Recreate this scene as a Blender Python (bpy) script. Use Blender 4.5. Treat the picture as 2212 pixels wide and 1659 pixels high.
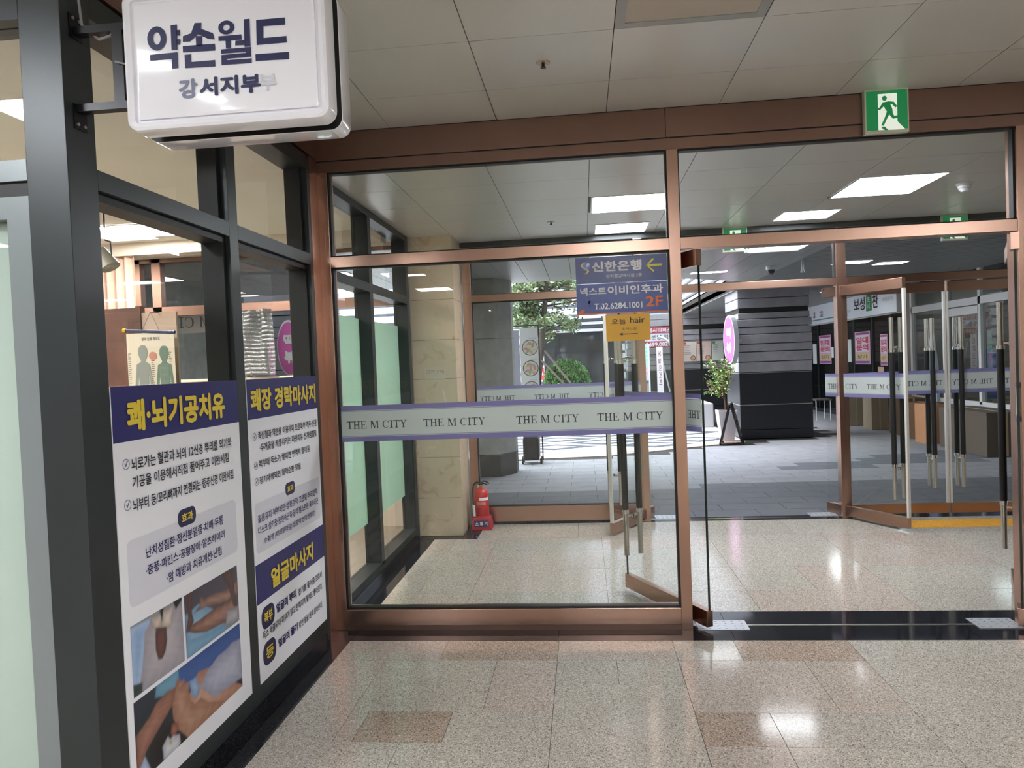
import bpy, bmesh, math, random
from mathutils import Vector, Matrix
random.seed(7)
S = bpy.context.scene
for o in list(bpy.data.objects): bpy.data.objects.remove(o)
COL = S.collection
# ------------------------------------------------------------------ camera
cd = bpy.data.cameras.new('camera'); cam = bpy.data.objects.new('camera', cd); COL.objects.link(cam)
cd.sensor_width = 36.0; cd.lens = 1561.94 / 2212 * 36.0; cd.clip_start = 0.02; cd.clip_end = 300
Rr = Vector((0.99438341, 0.09810674, -0.0397077)); Ru = Vector((0.03679288, 0.03134411, 0.99883123)); Rw = Vector((-0.09923667, 0.99468217, -0.02755843))
cam.matrix_world = Matrix(((Rr.x, Ru.x, -Rw.x, 0), (Rr.y, Ru.y, -Rw.y, 0), (Rr.z, Ru.z, -Rw.z, 1.5), (0, 0, 0, 1)))
S.camera = cam
# ------------------------------------------------------------------ light
W = bpy.data.worlds.new('overcast_sky'); S.world = W; W.use_nodes = True
bg = W.node_tree.nodes['Background']; bg.inputs[0].default_value = (0.84, 0.91, 1.0, 1); bg.inputs[1].default_value = 3.6
sd = bpy.data.lights.new('sun', 'SUN'); sd.energy = 1.6; sd.angle = math.radians(25); sd.color = (1, 0.98, 0.95)
sun = bpy.data.objects.new('sun', sd); COL.objects.link(sun); sun.location = (-6, 12, 14)
sun.rotation_euler = Vector((0.62, 0.12, -0.85)).to_track_quat('-Z', 'Y').to_euler()
PANEL_L = 13.5      # radiance of the ceiling light panels
S.view_settings.view_transform = 'Standard'; S.view_settings.look = 'None'; S.view_settings.gamma = 1
S.view_settings.exposure = 1.45; S.view_settings.use_curve_mapping = False
S.cycles.max_bounces = 10; S.cycles.transparent_max_bounces = 32; S.cycles.diffuse_bounces = 5
S.cycles.glossy_bounces = 5; S.cycles.transmission_bounces = 6; S.cycles.sample_clamp_indirect = 4.0
S.cycles.caustics_reflective = False; S.cycles.caustics_refractive = False
# ------------------------------------------------------------------ key dimensions (metres)
F, G, XL = 4.014, 6.705, -1.47
HC, VC, OC = 2.853, 2.65, 2.65           # hall, vestibule and outdoor ceiling heights
# ------------------------------------------------------------------ materials
def srgb(c):
    if isinstance(c, str):
        c = c.lstrip('#'); c = [int(c[i:i+2], 16) / 255 for i in (0, 2, 4)]
    return tuple(x / 12.92 if x <= 0.04045 else ((x + 0.055) / 1.055) ** 2.4 for x in c[:3])
MATS = {}
def new_mat(name):
    m = bpy.data.materials.new(name); m.use_nodes = True; nt = m.node_tree; nt.nodes.clear()
    out = nt.nodes.new('ShaderNodeOutputMaterial'); return m, nt, out
def mat(name, col, rough=0.5, metal=0.0, spec=0.5, bump=0.0, bscale=60, var=0.0, vscale=4, coat=0.0, emit=None, est=0, trans=0.0, sub=0.0):
    if name in MATS: return MATS[name]
    m, nt, out = new_mat(name); b = nt.nodes.new('ShaderNodeBsdfPrincipled'); L = nt.links
    L.new(b.outputs[0], out.inputs[0]); c = srgb(col)
    b.inputs['Base Color'].default_value = (*c, 1); b.inputs['Roughness'].default_value = rough
    b.inputs['Metallic'].default_value = metal; b.inputs['Specular IOR Level'].default_value = spec
    b.inputs['Coat Weight'].default_value = coat; b.inputs['Coat Roughness'].default_value = 0.06
    if emit: b.inputs['Emission Color'].default_value = (*srgb(emit), 1); b.inputs['Emission Strength'].default_value = est
    if var or bump:
        tc = nt.nodes.new('ShaderNodeTexCoord'); n = nt.nodes.new('ShaderNodeTexNoise'); n.inputs['Scale'].default_value = vscale
        n.inputs['Detail'].default_value = 5; L.new(tc.outputs['Object'], n.inputs['Vector'])
        if var:
            r = nt.nodes.new('ShaderNodeValToRGB'); r.color_ramp.elements[0].position = .3; r.color_ramp.elements[1].position = .7
            r.color_ramp.elements[0].color = (*[x * (1 - var) for x in c], 1); r.color_ramp.elements[1].color = (*[min(1, x * (1 + var)) for x in c], 1)
            L.new(n.outputs[0], r.inputs[0]); L.new(r.outputs[0], b.inputs['Base Color'])
        if bump:
            n2 = nt.nodes.new('ShaderNodeTexNoise'); n2.inputs['Scale'].default_value = bscale; n2.inputs['Detail'].default_value = 6
            L.new(tc.outputs['Object'], n2.inputs['Vector']); bp = nt.nodes.new('ShaderNodeBump'); bp.inputs['Strength'].default_value = bump
            bp.inputs['Distance'].default_value = .01; L.new(n2.outputs[0], bp.inputs['Height']); L.new(bp.outputs[0], b.inputs['Normal'])
    MATS[name] = m; return m
def granite(name, cols, rough, scale=110, tilevar=.12, coat=0):
    m, nt, out = new_mat(name); L = nt.links; b = nt.nodes.new('ShaderNodeBsdfPrincipled'); L.new(b.outputs[0], out.inputs[0])
    tc = nt.nodes.new('ShaderNodeTexCoord'); n = nt.nodes.new('ShaderNodeTexVoronoi'); n.inputs['Scale'].default_value = scale; L.new(tc.outputs['Object'], n.inputs['Vector'])
    sx = nt.nodes.new('ShaderNodeSeparateColor'); L.new(n.outputs['Color'], sx.inputs[0])
    r = nt.nodes.new('ShaderNodeValToRGB'); e = r.color_ramp.elements; ps = [.02, .20, .70, .98]
    while len(e) < 4: e.new(.5)
    for i in range(4): e[i].position = ps[i]; e[i].color = (*srgb(cols[i]), 1)
    L.new(sx.outputs[0], r.inputs[0])
    n2 = nt.nodes.new('ShaderNodeTexNoise'); n2.inputs['Scale'].default_value = 1.6; n2.inputs['Detail'].default_value = 3; L.new(tc.outputs['Object'], n2.inputs['Vector'])
    oi = nt.nodes.new('ShaderNodeObjectInfo'); ad = nt.nodes.new('ShaderNodeMath'); ad.operation = 'ADD'; L.new(n2.outputs[0], ad.inputs[0]); L.new(oi.outputs['Random'], ad.inputs[1])
    mr = nt.nodes.new('ShaderNodeMapRange'); mr.inputs[1].default_value = .3; mr.inputs[2].default_value = 1.6; mr.inputs[3].default_value = 1 - tilevar; mr.inputs[4].default_value = 1 + tilevar
    L.new(ad.outputs[0], mr.inputs[0]); mx = nt.nodes.new('ShaderNodeVectorMath'); mx.operation = 'SCALE'; L.new(r.outputs[0], mx.inputs[0]); L.new(mr.outputs[0], mx.inputs['Scale'])
    L.new(mx.outputs[0], b.inputs['Base Color']); b.inputs['Roughness'].default_value = rough; b.inputs['Specular IOR Level'].default_value = .2 if name == 'black_granite' else .36
    MATS[name] = m; return m
def glassy(name, tint=(0.982, 0.991, 0.985), rough=0.0, film=None, film_a=0.0, refl=1.0, transl=0.5):
    if name in MATS: return MATS[name]
    m, nt, out = new_mat(name); L = nt.links
    t = nt.nodes.new('ShaderNodeBsdfTransparent'); t.inputs[0].default_value = (*tint, 1)
    body = t.outputs[0]
    if film:
        d = nt.nodes.new('ShaderNodeBsdfDiffuse'); d.inputs[0].default_value = (*srgb(film), 1)
        tr = nt.nodes.new('ShaderNodeBsdfTranslucent'); tr.inputs[0].default_value = (*srgb(film), 1)
        a = nt.nodes.new('ShaderNodeMixShader'); a.inputs[0].default_value = transl; L.new(d.outputs[0], a.inputs[1]); L.new(tr.outputs[0], a.inputs[2])
        q = nt.nodes.new('ShaderNodeMixShader'); q.inputs[0].default_value = film_a; L.new(t.outputs[0], q.inputs[1]); L.new(a.outputs[0], q.inputs[2]); body = q.outputs[0]
    g = nt.nodes.new('ShaderNodeBsdfGlossy'); g.inputs['Roughness'].default_value = rough
    fr = nt.nodes.new('ShaderNodeFresnel'); fr.inputs[0].default_value = 1.5
    ge = nt.nodes.new('ShaderNodeNewGeometry'); iv = nt.nodes.new('ShaderNodeMath'); iv.operation = 'SUBTRACT'; iv.inputs[0].default_value = 1.0
    ml = nt.nodes.new('ShaderNodeMath'); ml.operation = 'MULTIPLY'; ml.inputs[1].default_value = refl; L.new(ge.outputs['Backfacing'], iv.inputs[1])
    m2 = nt.nodes.new('ShaderNodeMath'); m2.operation = 'MULTIPLY'; L.new(fr.outputs[0], ml.inputs[0]); L.new(ml.outputs[0], m2.inputs[0]); L.new(iv.outputs[0], m2.inputs[1])
    x = nt.nodes.new('ShaderNodeMixShader'); L.new(m2.outputs[0], x.inputs[0]); L.new(body, x.inputs[1]); L.new(g.outputs[0], x.inputs[2]); L.new(x.outputs[0], out.inputs[0])
    MATS[name] = m; return m
def marble(name, base, dark, vein, rough=.12):
    m, nt, out = new_mat(name); L = nt.links; b = nt.nodes.new('ShaderNodeBsdfPrincipled'); L.new(b.outputs[0], out.inputs[0])
    tc = nt.nodes.new('ShaderNodeTexCoord'); n = nt.nodes.new('ShaderNodeTexNoise'); n.inputs['Scale'].default_value = 7; n.inputs['Detail'].default_value = 8; n.inputs['Distortion'].default_value = 1.2
    L.new(tc.outputs['Object'], n.inputs['Vector']); r = nt.nodes.new('ShaderNodeValToRGB'); e = r.color_ramp.elements; e.new(.5); e.new(.6)
    for i, (p_, c_) in enumerate(((.28, dark), (.42, base), (.62, base), (.74, vein))): e[i].position = p_; e[i].color = (*srgb(c_), 1)
    L.new(n.outputs[0], r.inputs[0]); L.new(r.outputs[0], b.inputs['Base Color']); b.inputs['Roughness'].default_value = rough; MATS[name] = m; return m
def vcol_mat(name, rough=.5):
    m, nt, out = new_mat(name); b = nt.nodes.new('ShaderNodeBsdfPrincipled'); nt.links.new(b.outputs[0], out.inputs[0])
    a = nt.nodes.new('ShaderNodeVertexColor'); a.layer_name = 'print'; nt.links.new(a.outputs[0], b.inputs['Base Color']); b.inputs['Roughness'].default_value = rough; MATS[name] = m; return m

BRZ = mat('bronze_steel', '#b39180', .27, 1.0, bump=.02, bscale=25, var=.06, vscale=2)
BRZD = mat('bronze_fascia', '#84695d', .36, 0.9, var=.08, vscale=2)
DRK = mat('charcoal_aluminium', '#303536', .38, .3, bump=.02, bscale=300, var=.05)
BLK = mat('black_gasket', '#0c0c0d', .5)
BGR = granite('black_granite', ('#0c0c0f', '#17171b', '#202025', '#34343a'), .07, 260, .1)
GR1 = granite('grey_granite', ('#6a635b', '#a59d92', '#b5ada2', '#d6cfc4'), .11, 260, .05)
GR2 = granite('warm_granite', ('#6b6056', '#a89a8f', '#b8aa9f', '#d8ccc1'), .11, 260, .05)
GR3 = granite('reddish_granite', ('#5c4d43', '#9a8777', '#ad998a', '#d0c0b1'), .11, 260, .05)
CEIL = mat('ceiling_panel_enamel', '#d0cec8', .33, .1, var=.03, vscale=1.2)
CEIL2 = mat('soffit_panel_metal', '#aeb0ad', .35, .25, var=.05, vscale=1.2)
GAP = mat('dark_joint', '#26251f', .8)
SIL = mat('brushed_steel', '#c9c5bd', .28, 1.0)
CHR = mat('chrome', '#e6e4e0', .12, 1.0)
GLS = glassy('clear_glass')
WHT = mat('white_plastic', '#e9e9ec', .3, coat=.3)
WALL = mat('hall_plaster', '#b7b2a8', .8, bump=.03, bscale=80)
MBL = marble('beige_marble', '#d2c2a8', '#bfac8e', '#e0d5c2')
MBD = mat('grey_outdoor_stone', '#92948f', .65, bump=.25, bscale=30, var=.12, vscale=8)
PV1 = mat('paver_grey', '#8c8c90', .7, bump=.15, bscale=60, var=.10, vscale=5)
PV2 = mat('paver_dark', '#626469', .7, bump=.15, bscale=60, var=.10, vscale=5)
EMI = mat('light_diffuser', '#ffffff', .6, emit='#f4f8ff', est=PANEL_L)
EMH = mat('light_diffuser_hall', '#ffffff', .6, emit='#f3f6fb', est=27)
EMO = mat('light_diffuser_outdoor', '#ffffff', .6, emit='#f8fbff', est=7.0)
NAV = mat('print_navy', '#242265', .45); YEL = mat('print_yellow', '#e8cd3c', .45); WPR = mat('print_white', '#f2f1f6', .45)
INK = mat('print_ink', '#23232c', .5); INB = mat('print_navy_ink', '#2a2a60', .5); PGR = mat('print_pale_grey', '#dcdbe4', .45); PRT = vcol_mat('printed_photo', .4)
# ------------------------------------------------------------------ mesh helpers
class MB:
    def __init__(s): s.v = []; s.f = []; s.m = []
    def add(s, vs, fs, mi=0):
        n = len(s.v); s.v += [tuple(v) for v in vs]; s.f += [tuple(i + n for i in f) for f in fs]; s.m += [mi] * len(fs); return s
    def box(s, x0, y0, z0, x1, y1, z1, mi=0):
        if x0 > x1: x0, x1 = x1, x0
        if y0 > y1: y0, y1 = y1, y0
        if z0 > z1: z0, z1 = z1, z0
        return s.add([(x0,y0,z0),(x1,y0,z0),(x1,y1,z0),(x0,y1,z0),(x0,y0,z1),(x1,y0,z1),(x1,y1,z1),(x0,y1,z1)],
                     [(0,3,2,1),(4,5,6,7),(0,1,5,4),(1,2,6,5),(2,3,7,6),(3,0,4,7)], mi)
    def prism(s, pts, d, mi=0):            # closed 3D outline swept along vector d
        n = len(pts); a = [Vector(p) for p in pts]; d = Vector(d); nrm = Vector((0, 0, 0))
        for i in range(n): nrm += a[i].cross(a[(i + 1) % n])
        if nrm.dot(d) > 0: a.reverse()
        vs = a + [p + d for p in a]
        return s.add(vs, [tuple(range(n)), tuple(range(2 * n - 1, n - 1, -1))] + [(i, i + n, (i + 1) % n + n, (i + 1) % n) for i in range(n)], mi)
    def lathe(s, c, prof, n=20, axis='z', mi=0, a0=0, a1=2 * math.pi):
        vs = []; full = abs(a1 - a0 - 2 * math.pi) < 1e-6; m = n if full else n + 1
        for r, h in prof:
            for i in range(m):
                a = a0 + (a1 - a0) * i / n; x, y = r * math.cos(a), r * math.sin(a)
                vs.append({'z': (c[0]+x, c[1]+y, c[2]+h), 'x': (c[0]+h, c[1]+x, c[2]+y), 'y': (c[0]+y, c[1]+h, c[2]+x)}[axis])
        fs = []
        for k in range(len(prof) - 1):
            for i in range(n): j = (i + 1) % m; fs.append((k*m+i, k*m+j, (k+1)*m+j, (k+1)*m+i))
        return s.add(vs, fs, mi)
    def cyl(s, p, q, r, n=14, r2=None, mi=0, caps=True):
        p, q = Vector(p), Vector(q); w = (q - p).normalized(); u = w.orthogonal().normalized(); v = w.cross(u); r2 = r if r2 is None else r2; vs = []
        for c, rr in ((p, r), (q, r2)):
            for i in range(n): a = 2 * math.pi * i / n; vs.append(c + u * (rr * math.cos(a)) + v * (rr * math.sin(a)))
        fs = [(i, (i+1) % n, (i+1) % n + n, i + n) for i in range(n)]
        if caps: fs += [tuple(range(n - 1, -1, -1)), tuple(range(n, 2 * n))]
        return s.add(vs, fs, mi)
    def tube(s, pts, r, n=10, mi=0):
        for a, b in zip(pts[:-1], pts[1:]): s.cyl(a, b, r, n, mi=mi)
        return s
    def ell(s, c, r, nu=20, nv=12, mi=0):
        prof = [(max(1e-4, math.sin(math.pi*k/nv)), -math.cos(math.pi*k/nv)) for k in range(nv + 1)]; n0 = len(s.v); s.lathe((0,0,0), prof, nu, 'z', mi)
        for i in range(n0, len(s.v)): v = s.v[i]; s.v[i] = (c[0]+v[0]*r[0], c[1]+v[1]*r[1], c[2]+v[2]*r[2])
        return s
    def build(s, name, mats, parent=None, local=False, bevel=0, smooth=False, **props):
        me = bpy.data.meshes.new(name); me.from_pydata(s.v, [], s.f)
        for m in (mats if isinstance(mats, (list, tuple)) else [mats]): me.materials.append(m)
        if any(s.m): me.polygons.foreach_set('material_index', s.m)
        if smooth:
            me.polygons.foreach_set('use_smooth', [True] * len(s.f)); me.set_sharp_from_angle(angle=math.radians(40))
        me.update(); o = bpy.data.objects.new(name, me); COL.objects.link(o)
        if bevel: b = o.modifiers.new('bevel', 'BEVEL'); b.width = bevel; b.segments = 2; b.limit_method = 'ANGLE'; b.harden_normals = False
        if parent is not None: attach(o, parent, local)
        for k, v in props.items(): o[k] = v
        return o
def world(o):
    m = o.matrix_basis.copy()
    return world(o.parent) @ o.matrix_parent_inverse @ m if o.parent else m
def attach(o, parent, local=False):
    o.parent = parent
    if not local: o.matrix_parent_inverse = world(parent).inverted()
def tag(o, label, cat, group=None, kind=None):
    o['label'] = label; o['category'] = cat
    if group: o['group'] = group
    if kind: o['kind'] = kind
    return o
def empty(name, loc, label, cat, rz=0, group=None, kind=None):
    o = bpy.data.objects.new(name, None); COL.objects.link(o); o.location = loc; o.rotation_euler = (0, 0, rz); o.empty_display_size = .1
    return tag(o, label, cat, group, kind)
def copy_tree(o, loc=None, rz=None, parent=None, label=None):
    c = o.copy(); COL.objects.link(c)
    if parent is not None: c.parent = parent
    for ch in [x for x in o.children]: copy_tree(ch, parent=c)
    if loc is not None: c.location = loc
    if rz is not None: c.rotation_euler = (0, 0, rz)
    if label: c['label'] = label
    return c
B = lambda *a, **k: MB().box(*a, **k)
# ------------------------------------------------------------------ lettering
LQ = []
def lettering(body, o, U, V, m, parent, bold=.02, name='lettering', local=False, rot=False):
    """queue text fitted in the box with corner o and edge vectors U and V (built in one go at the end)"""
    o, U, V = Vector(o), Vector(U), Vector(V)
    if rot: o, U, V = o + V, -V, U
    LQ.append((body, o, U, V, m, parent, bold, name, local))
def flush_lettering():
    bodies = sorted({q[0] for q in LQ}); SP = 3.0
    c = bpy.data.curves.new('t', 'FONT'); c.body = '\n'.join(bodies); c.size = 1; c.space_line = SP; c.resolution_u = 2; c.fill_mode = 'FRONT'
    o = bpy.data.objects.new('t', c); me = bpy.data.meshes.new_from_object(o); co = [(v.co.x, v.co.y) for v in me.vertices]
    lines = [([], []) for _ in bodies]; maps = [{} for _ in bodies]; step = SP
    for p in me.polygons:
        vi = list(p.vertices); k = int(round((.35 - sum(co[i][1] for i in vi) / len(vi)) / step)); L_, F_ = lines[k]; mp_ = maps[k]
        for i in vi:
            if i not in mp_: mp_[i] = len(L_); L_.append(co[i])
        F_.append(tuple(mp_[i] for i in vi))
    bpy.data.objects.remove(o); bpy.data.meshes.remove(me); G_ = dict(zip(bodies, lines))
    for body, o, U, V, m, parent, bold, name, local in LQ:
        v0, f0 = G_[body]; sh = [(0, 0)] if bold < .008 else [(bold*math.cos(q), bold*math.sin(q)) for q in [math.pi/4 + math.pi/2*i for i in range(4)]]
        if bold > .03: sh += [(bold, 0), (-bold, 0), (0, bold), (0, -bold)]
        x0 = min(v[0] for v in v0) - bold; x1 = max(v[0] for v in v0) + bold; y0 = min(v[1] for v in v0) - bold; y1 = max(v[1] for v in v0) + bold
        N_ = U.cross(V).normalized(); b = MB()
        for k, (sx, sy) in enumerate(sh): b.add([o + U * ((x+sx-x0)/(x1-x0)) + V * ((y+sy-y0)/(y1-y0)) + N_ * (.00012*k) for x, y in v0], f0)
        b.build(name, m, parent, local)
SER = {  # serif capitals: lists of quads on a 0..1 height grid (x0,y0,x1,y1) or 4-point polygons
 'T': (.9, [(.37,.0,.53,1),(.25,0,.65,.09),(.03,.9,.87,1),(.03,.74,.08,.92),(.82,.74,.87,.92)]),
 'H': (1.0, [(.15,0,.31,1),(.69,0,.85,1),(.31,.45,.69,.55),(.04,0,.42,.09),(.04,.91,.42,1),(.58,0,.96,.09),(.58,.91,.96,1)]),
 'E': (.88, [(.15,0,.31,1),(.04,0,.8,.06),(.04,.94,.78,1),(.31,.48,.58,.54),(.55,.38,.6,.64),(.75,0,.82,.24),(.73,.78,.78,1)]),
 'M': (1.2, [(.13,0,.23,1),(.93,0,1.09,1),(.03,0,.34,.05),(.8,0,1.19,.05),(.03,.95,.3,1),(.93,.95,1.19,1),((.15,1),(.34,1),(.67,.12),(.56,0)),((.56,0),(.62,0),(.97,1),(.9,1))]),
 'I': (.5, [(.17,0,.33,1),(.05,0,.45,.09),(.05,.91,.45,1)]),
 'Y': (.95, [(.4,0,.56,.48),(.28,0,.68,.05),(.0,.95,.38,1),(.62,.95,.95,1),((.1,1),(.28,1),(.56,.46),(.41,.44)),((.5,.46),(.56,.46),(.85,1),(.77,1))]),
 ' ': (.45, [])}
def city(b, o, U, V, w, h):
    """THE M CITY in serif capitals, width w and height h"""
    o, U, V = Vector(o), Vector(U), Vector(V); x = 0; q = []
    for ch in 'THE M CITY':
        if ch == 'C':
            n = 14
            for i in range(n):
                a0 = math.radians(42 + 276 * i / n); a1 = math.radians(42 + 276 * (i + 1) / n)
                def t(a): return .05 + .11 * max(0, -math.cos(a)) 
                q.append([(x+.5+.45*math.cos(a0), .5+.5*math.sin(a0)), (x+.5+.45*math.cos(a1), .5+.5*math.sin(a1)), (x+.5+(.45-t(a1))*math.cos(a1), .5+(.5-.055)*math.sin(a1)), (x+.5+(.45-t(a0))*math.cos(a0), .5+(.5-.055)*math.sin(a0))])
            q.append([(x+.8,.66),(x+.86,.66),(x+.86,.98),(x+.8,.98)]); x += 1.0; continue
        adv, ps = SER[ch]
        for p in ps:
            if len(p) == 4 and not isinstance(p[0], tuple): p = ((p[0],p[1]),(p[2],p[1]),(p[2],p[3]),(p[0],p[3]))
            q.append([(x + a, c) for a, c in p])
        x += adv
    for p in q: b.add([o + U * (a / x * w) + V * (c * h) for a, c in p], [(0, 1, 2, 3)])
def inset_poly(pts, Y=None): return pts

# ================================================================== FLOORS
fl = B(-6.2, -6.2, -.12, 6.2, 6.95, -.004).build('floor', GAP); tag(fl, 'polished granite floor of the hall and of the glazed vestibule', 'floor', kind='structure')
def tile(x0, x1, y0, y1, m, z=0.0, g=.0012, name='floor_tile', parent=None, th=.004):
    return B(x0+g, y0+g, z-th, x1-g, y1-g, z).build(name, m, parent or fl)
rt = [(-1.345,-.79,3.6,3.86,GR2),(-.79,-.185,3.6,3.86,GR3),(-.185,.413,3.6,3.86,GR2),(.413,.73,3.6,3.86,GR1),(.73,1.305,3.6,3.86,GR3),(1.305,2.03,3.6,3.86,GR1),(2.03,2.9,3.6,3.86,GR1),(2.9,3.8,3.6,3.86,GR1),
 (-1.345,-1.07,3.31,3.6,GR2),(-1.345,-1.07,2.8,3.31,GR1),(-1.07,-.49,3.06,3.6,GR1),(-.49,-.185,3.06,3.6,GR2),(-1.07,-.99,2.8,3.06,GR1),(-.99,-.62,2.8,3.06,GR3),(-.62,-.185,2.8,3.06,GR1),
 (-.185,.11,3.33,3.6,GR1),(.11,.413,3.33,3.6,GR1),(-.185,.413,2.8,3.33,GR1),
 (.413,1.013,3.07,3.6,GR2),(1.013,1.305,3.07,3.6,GR2),(.413,.72,2.8,3.07,GR3),(.72,1.305,2.8,3.07,GR1),
 (1.305,1.75,3.33,3.6,GR1),(1.75,2.35,3.33,3.6,GR1),(2.35,3.2,3.33,3.6,GR1),(1.305,1.95,2.8,3.33,GR1),(1.95,2.7,2.8,3.33,GR1),(2.7,3.6,2.8,3.33,GR1)]
for t in rt: tile(*t)
y = 2.8; k = 0
while y > -5.9:
    xs = [-1.345,-.79,-.185,.413,.72 if k == 0 else .85,1.305,2.2,3.1,4.0,4.9,5.8]
    if k % 2: xs = [-1.345,-1.07,-.49,.11,.413,1.013,1.6,2.5,3.4,4.3,5.8]
    if y < 1.9: xs = [-5.9,-4.7,-3.5,-2.3] + xs
    for i in range(len(xs) - 1): tile(xs[i], xs[i+1], y - .53, y, random.choice((GR1, GR1, GR1, GR2)) if k > 1 or i else GR1)
    y -= .53; k += 1
# black granite border strips (near facade, along the storefront, far facade)
for a in ((-1.345,3.86,-.19,F+.055),(-.19,3.86,.745,F+.055),(.745,3.86,1.98,F+.055),(1.98,3.86,4.3,F+.055)): tile(a[0], a[2], a[1], a[3], BGR, name='border_stone')
for a in ((-1.345,.74),(.74,1.95),(1.95,4.3)): tile(a[0], a[1], F+.075, 4.30, BGR, name='border_stone')
B(.55, F+.058, -.004, 2.26, F+.072, .002).build('threshold_strip', SIL, fl)
for y0, y1 in ((1.985,2.94),(2.94,3.86)): tile(XL-.03, -1.345, y0, y1, BGR, name='border_stone')
for y0, y1 in ((3.86,4.42),(4.42,5.2),(5.2,6.15)): tile(XL-.03, -1.345, y0, y1, BGR, name='border_stone')
tile(-1.5, -.97, 6.155, 6.285, BGR, name='border_stone'); tile(-1.11, -.97, 6.285, 6.72, BGR, name='border_stone')
ys = [4.30,4.68,5.21,5.75,6.155]; xs = [-1.345,-.79,.10,.98,1.88,2.78,4.3]
for j in range(4):
    xx = xs if j % 2 == 0 else [-1.345,-1.15,-.79,.10,.98,1.42,1.88,2.78,4.3]
    for i in range(len(xx) - 1): tile(xx[i], xx[i+1], ys[j], ys[j+1], GR1 if (i + j) % 3 else GR2)
xs2 = [-.97,-.10,.80,1.7,2.6]
for i in range(4): tile(xs2[i], xs2[i+1], 6.155, 6.70, GR1)
tile(2.6, 4.3, 6.155, 6.30, GR1); tile(2.6, 4.3, 6.585, 6.70, GR1)
tile(.0, 4.3, 6.70, 6.86, BGR, name='border_stone'); tile(-1.11, .0, 6.72, 6.86, BGR, name='border_stone')
B(.55, 6.775, -.004, 2.26, 6.79, .002).build('threshold_strip', SIL, fl)
TAC = mat('tactile_yellow', '#d49a2e', .55)
for i in range(6):
    x0 = 2.6 + i * .28; t = B(x0+.002, 6.30, -.004, x0+.278, 6.583, .002).build('tactile_tile', TAC, fl); b = MB()
    for r in range(7):
        for c in range(7): b.lathe((x0+.02+c*.04, 6.32+r*.04, .002), [(.013,0),(.011,.0035),(.0001,.004)], 8)
    b.build('tactile_studs', TAC, t, kind='stuff')
# ================================================================== HALL SHELL
tag(B(-6.2,-6.3,0,6.2,-6.1,HC).build('wall_back', WALL), 'plain beige plaster wall behind the viewer closing the hall', 'wall', kind='structure')
tag(B(6.1,-6.2,0,6.3,6.6,HC).build('wall_right', WALL), 'plain beige plaster wall at the right end of the hall', 'wall', kind='structure')
tag(B(-6.3,-6.2,0,-6.1,G,HC).build('wall_left', WALL), 'plain beige wall at the far left end of hall and shop', 'wall', kind='structure')
ce = B(-6.2,-6.2,HC+.004,6.2,F+.11,HC+.2).build('ceiling', GAP); tag(ce, 'panelled metal ceiling of the hall in front of the bronze facade', 'ceiling', kind='structure')
LP = mat('unlit_light_panel', '#b3a898', .4)
HL = {(2,-1),(2,-2),(-2,-2),(6,-2),(2,-4),(-2,-4),(6,-4),(-5,-2),(-5,-4),(2,-6),(-2,-6),(6,-6)}
gx = [-1.47-.16] + [-1.03 + .602 * i for i in range(0, 12)]; gy = 3.57
def cpanel(x0, x1, y0, y1, z, parent, m=CEIL, g=.0018, name='ceiling_panel'):
    return B(x0+g, y0+g, z-.002, x1-g, y1-g, z+.004).build(name, m, parent)
rows = [(3.572, F)] + [(3.572 - .545 * (i + 1), 3.572 - .545 * i) for i in range(18)]
lights_hall = [(0.17,-.79),( .17,-2.43),(.17,-4.6),(-2.84,.3),(-2.84,-2.43),(3.78,-.79),(3.78,-2.43),(3.78,-4.6),(-2.84,-4.6)]
def is_light(x0, y0, x1, y1):
    cx, cy = (x0+x1)/2, (y0+y1)/2
    return any(lx <= cx <= lx + .602 and ly <= cy <= ly + .545 for lx, ly in lights_hall)
for r, (y0, y1) in enumerate(rows):
    xs = [-1.632] + [-1.03 + .602 * i for i in range(12)]
    if y1 < 2.0: xs = [-1.632 - .602 * i for i in range(7, 0, -1)] + xs
    else: xs[0] = XL
    for i in range(len(xs) - 1):
        if is_light(xs[i], y0, xs[i+1], y1): continue
        if abs(xs[i] - .174) < .01 and r == 2: continue
        cpanel(xs[i], xs[i+1], y0, y1, HC, ce)
def ceiling_light(x0, y0, x1, y1, z, label, group, emi=EMI, fr=.012, sub=True):
    t = empty('ceiling_light', ((x0+x1)/2, (y0+y1)/2, z), label, 'light', group=group)
    b = MB()
    for a in ((x0,y0,x1,y0+fr),(x0,y1-fr,x1,y1),(x0,y0+fr,x0+fr,y1-fr),(x1-fr,y0+fr,x1,y1-fr)): b.box(a[0],a[1],z-.004,a[2],a[3],z+.003)
    b.build('frame', WHT, t); B(x0+fr, y0+fr, z-.001, x1-fr, y1-fr, z+.003).build('diffuser', emi, t); return t
for i, (lx, ly) in enumerate(lights_hall):
    yy = min((r_[0] for r_ in rows), key=lambda q: abs(q - ly)); xx = min([-1.03 + .602 * j for j in range(-8, 12)], key=lambda q: abs(q - lx))
    ceiling_light(xx, yy, xx + .602, yy + .545, HC, 'lit square panel light in the hall ceiling behind the viewer', 'hall ceiling lights behind the viewer', EMH)
t = ceiling_light(.176, 2.485, .772, 3.022, HC, 'unlit beige panel light in the hall ceiling at the top of the picture', None, LP, .04)
del_ = [c for c in t.children if c.name.startswith('frame')][0]; del_.data.materials[0] = mat('light_frame_grey', '#9a9b98', .4)
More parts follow.
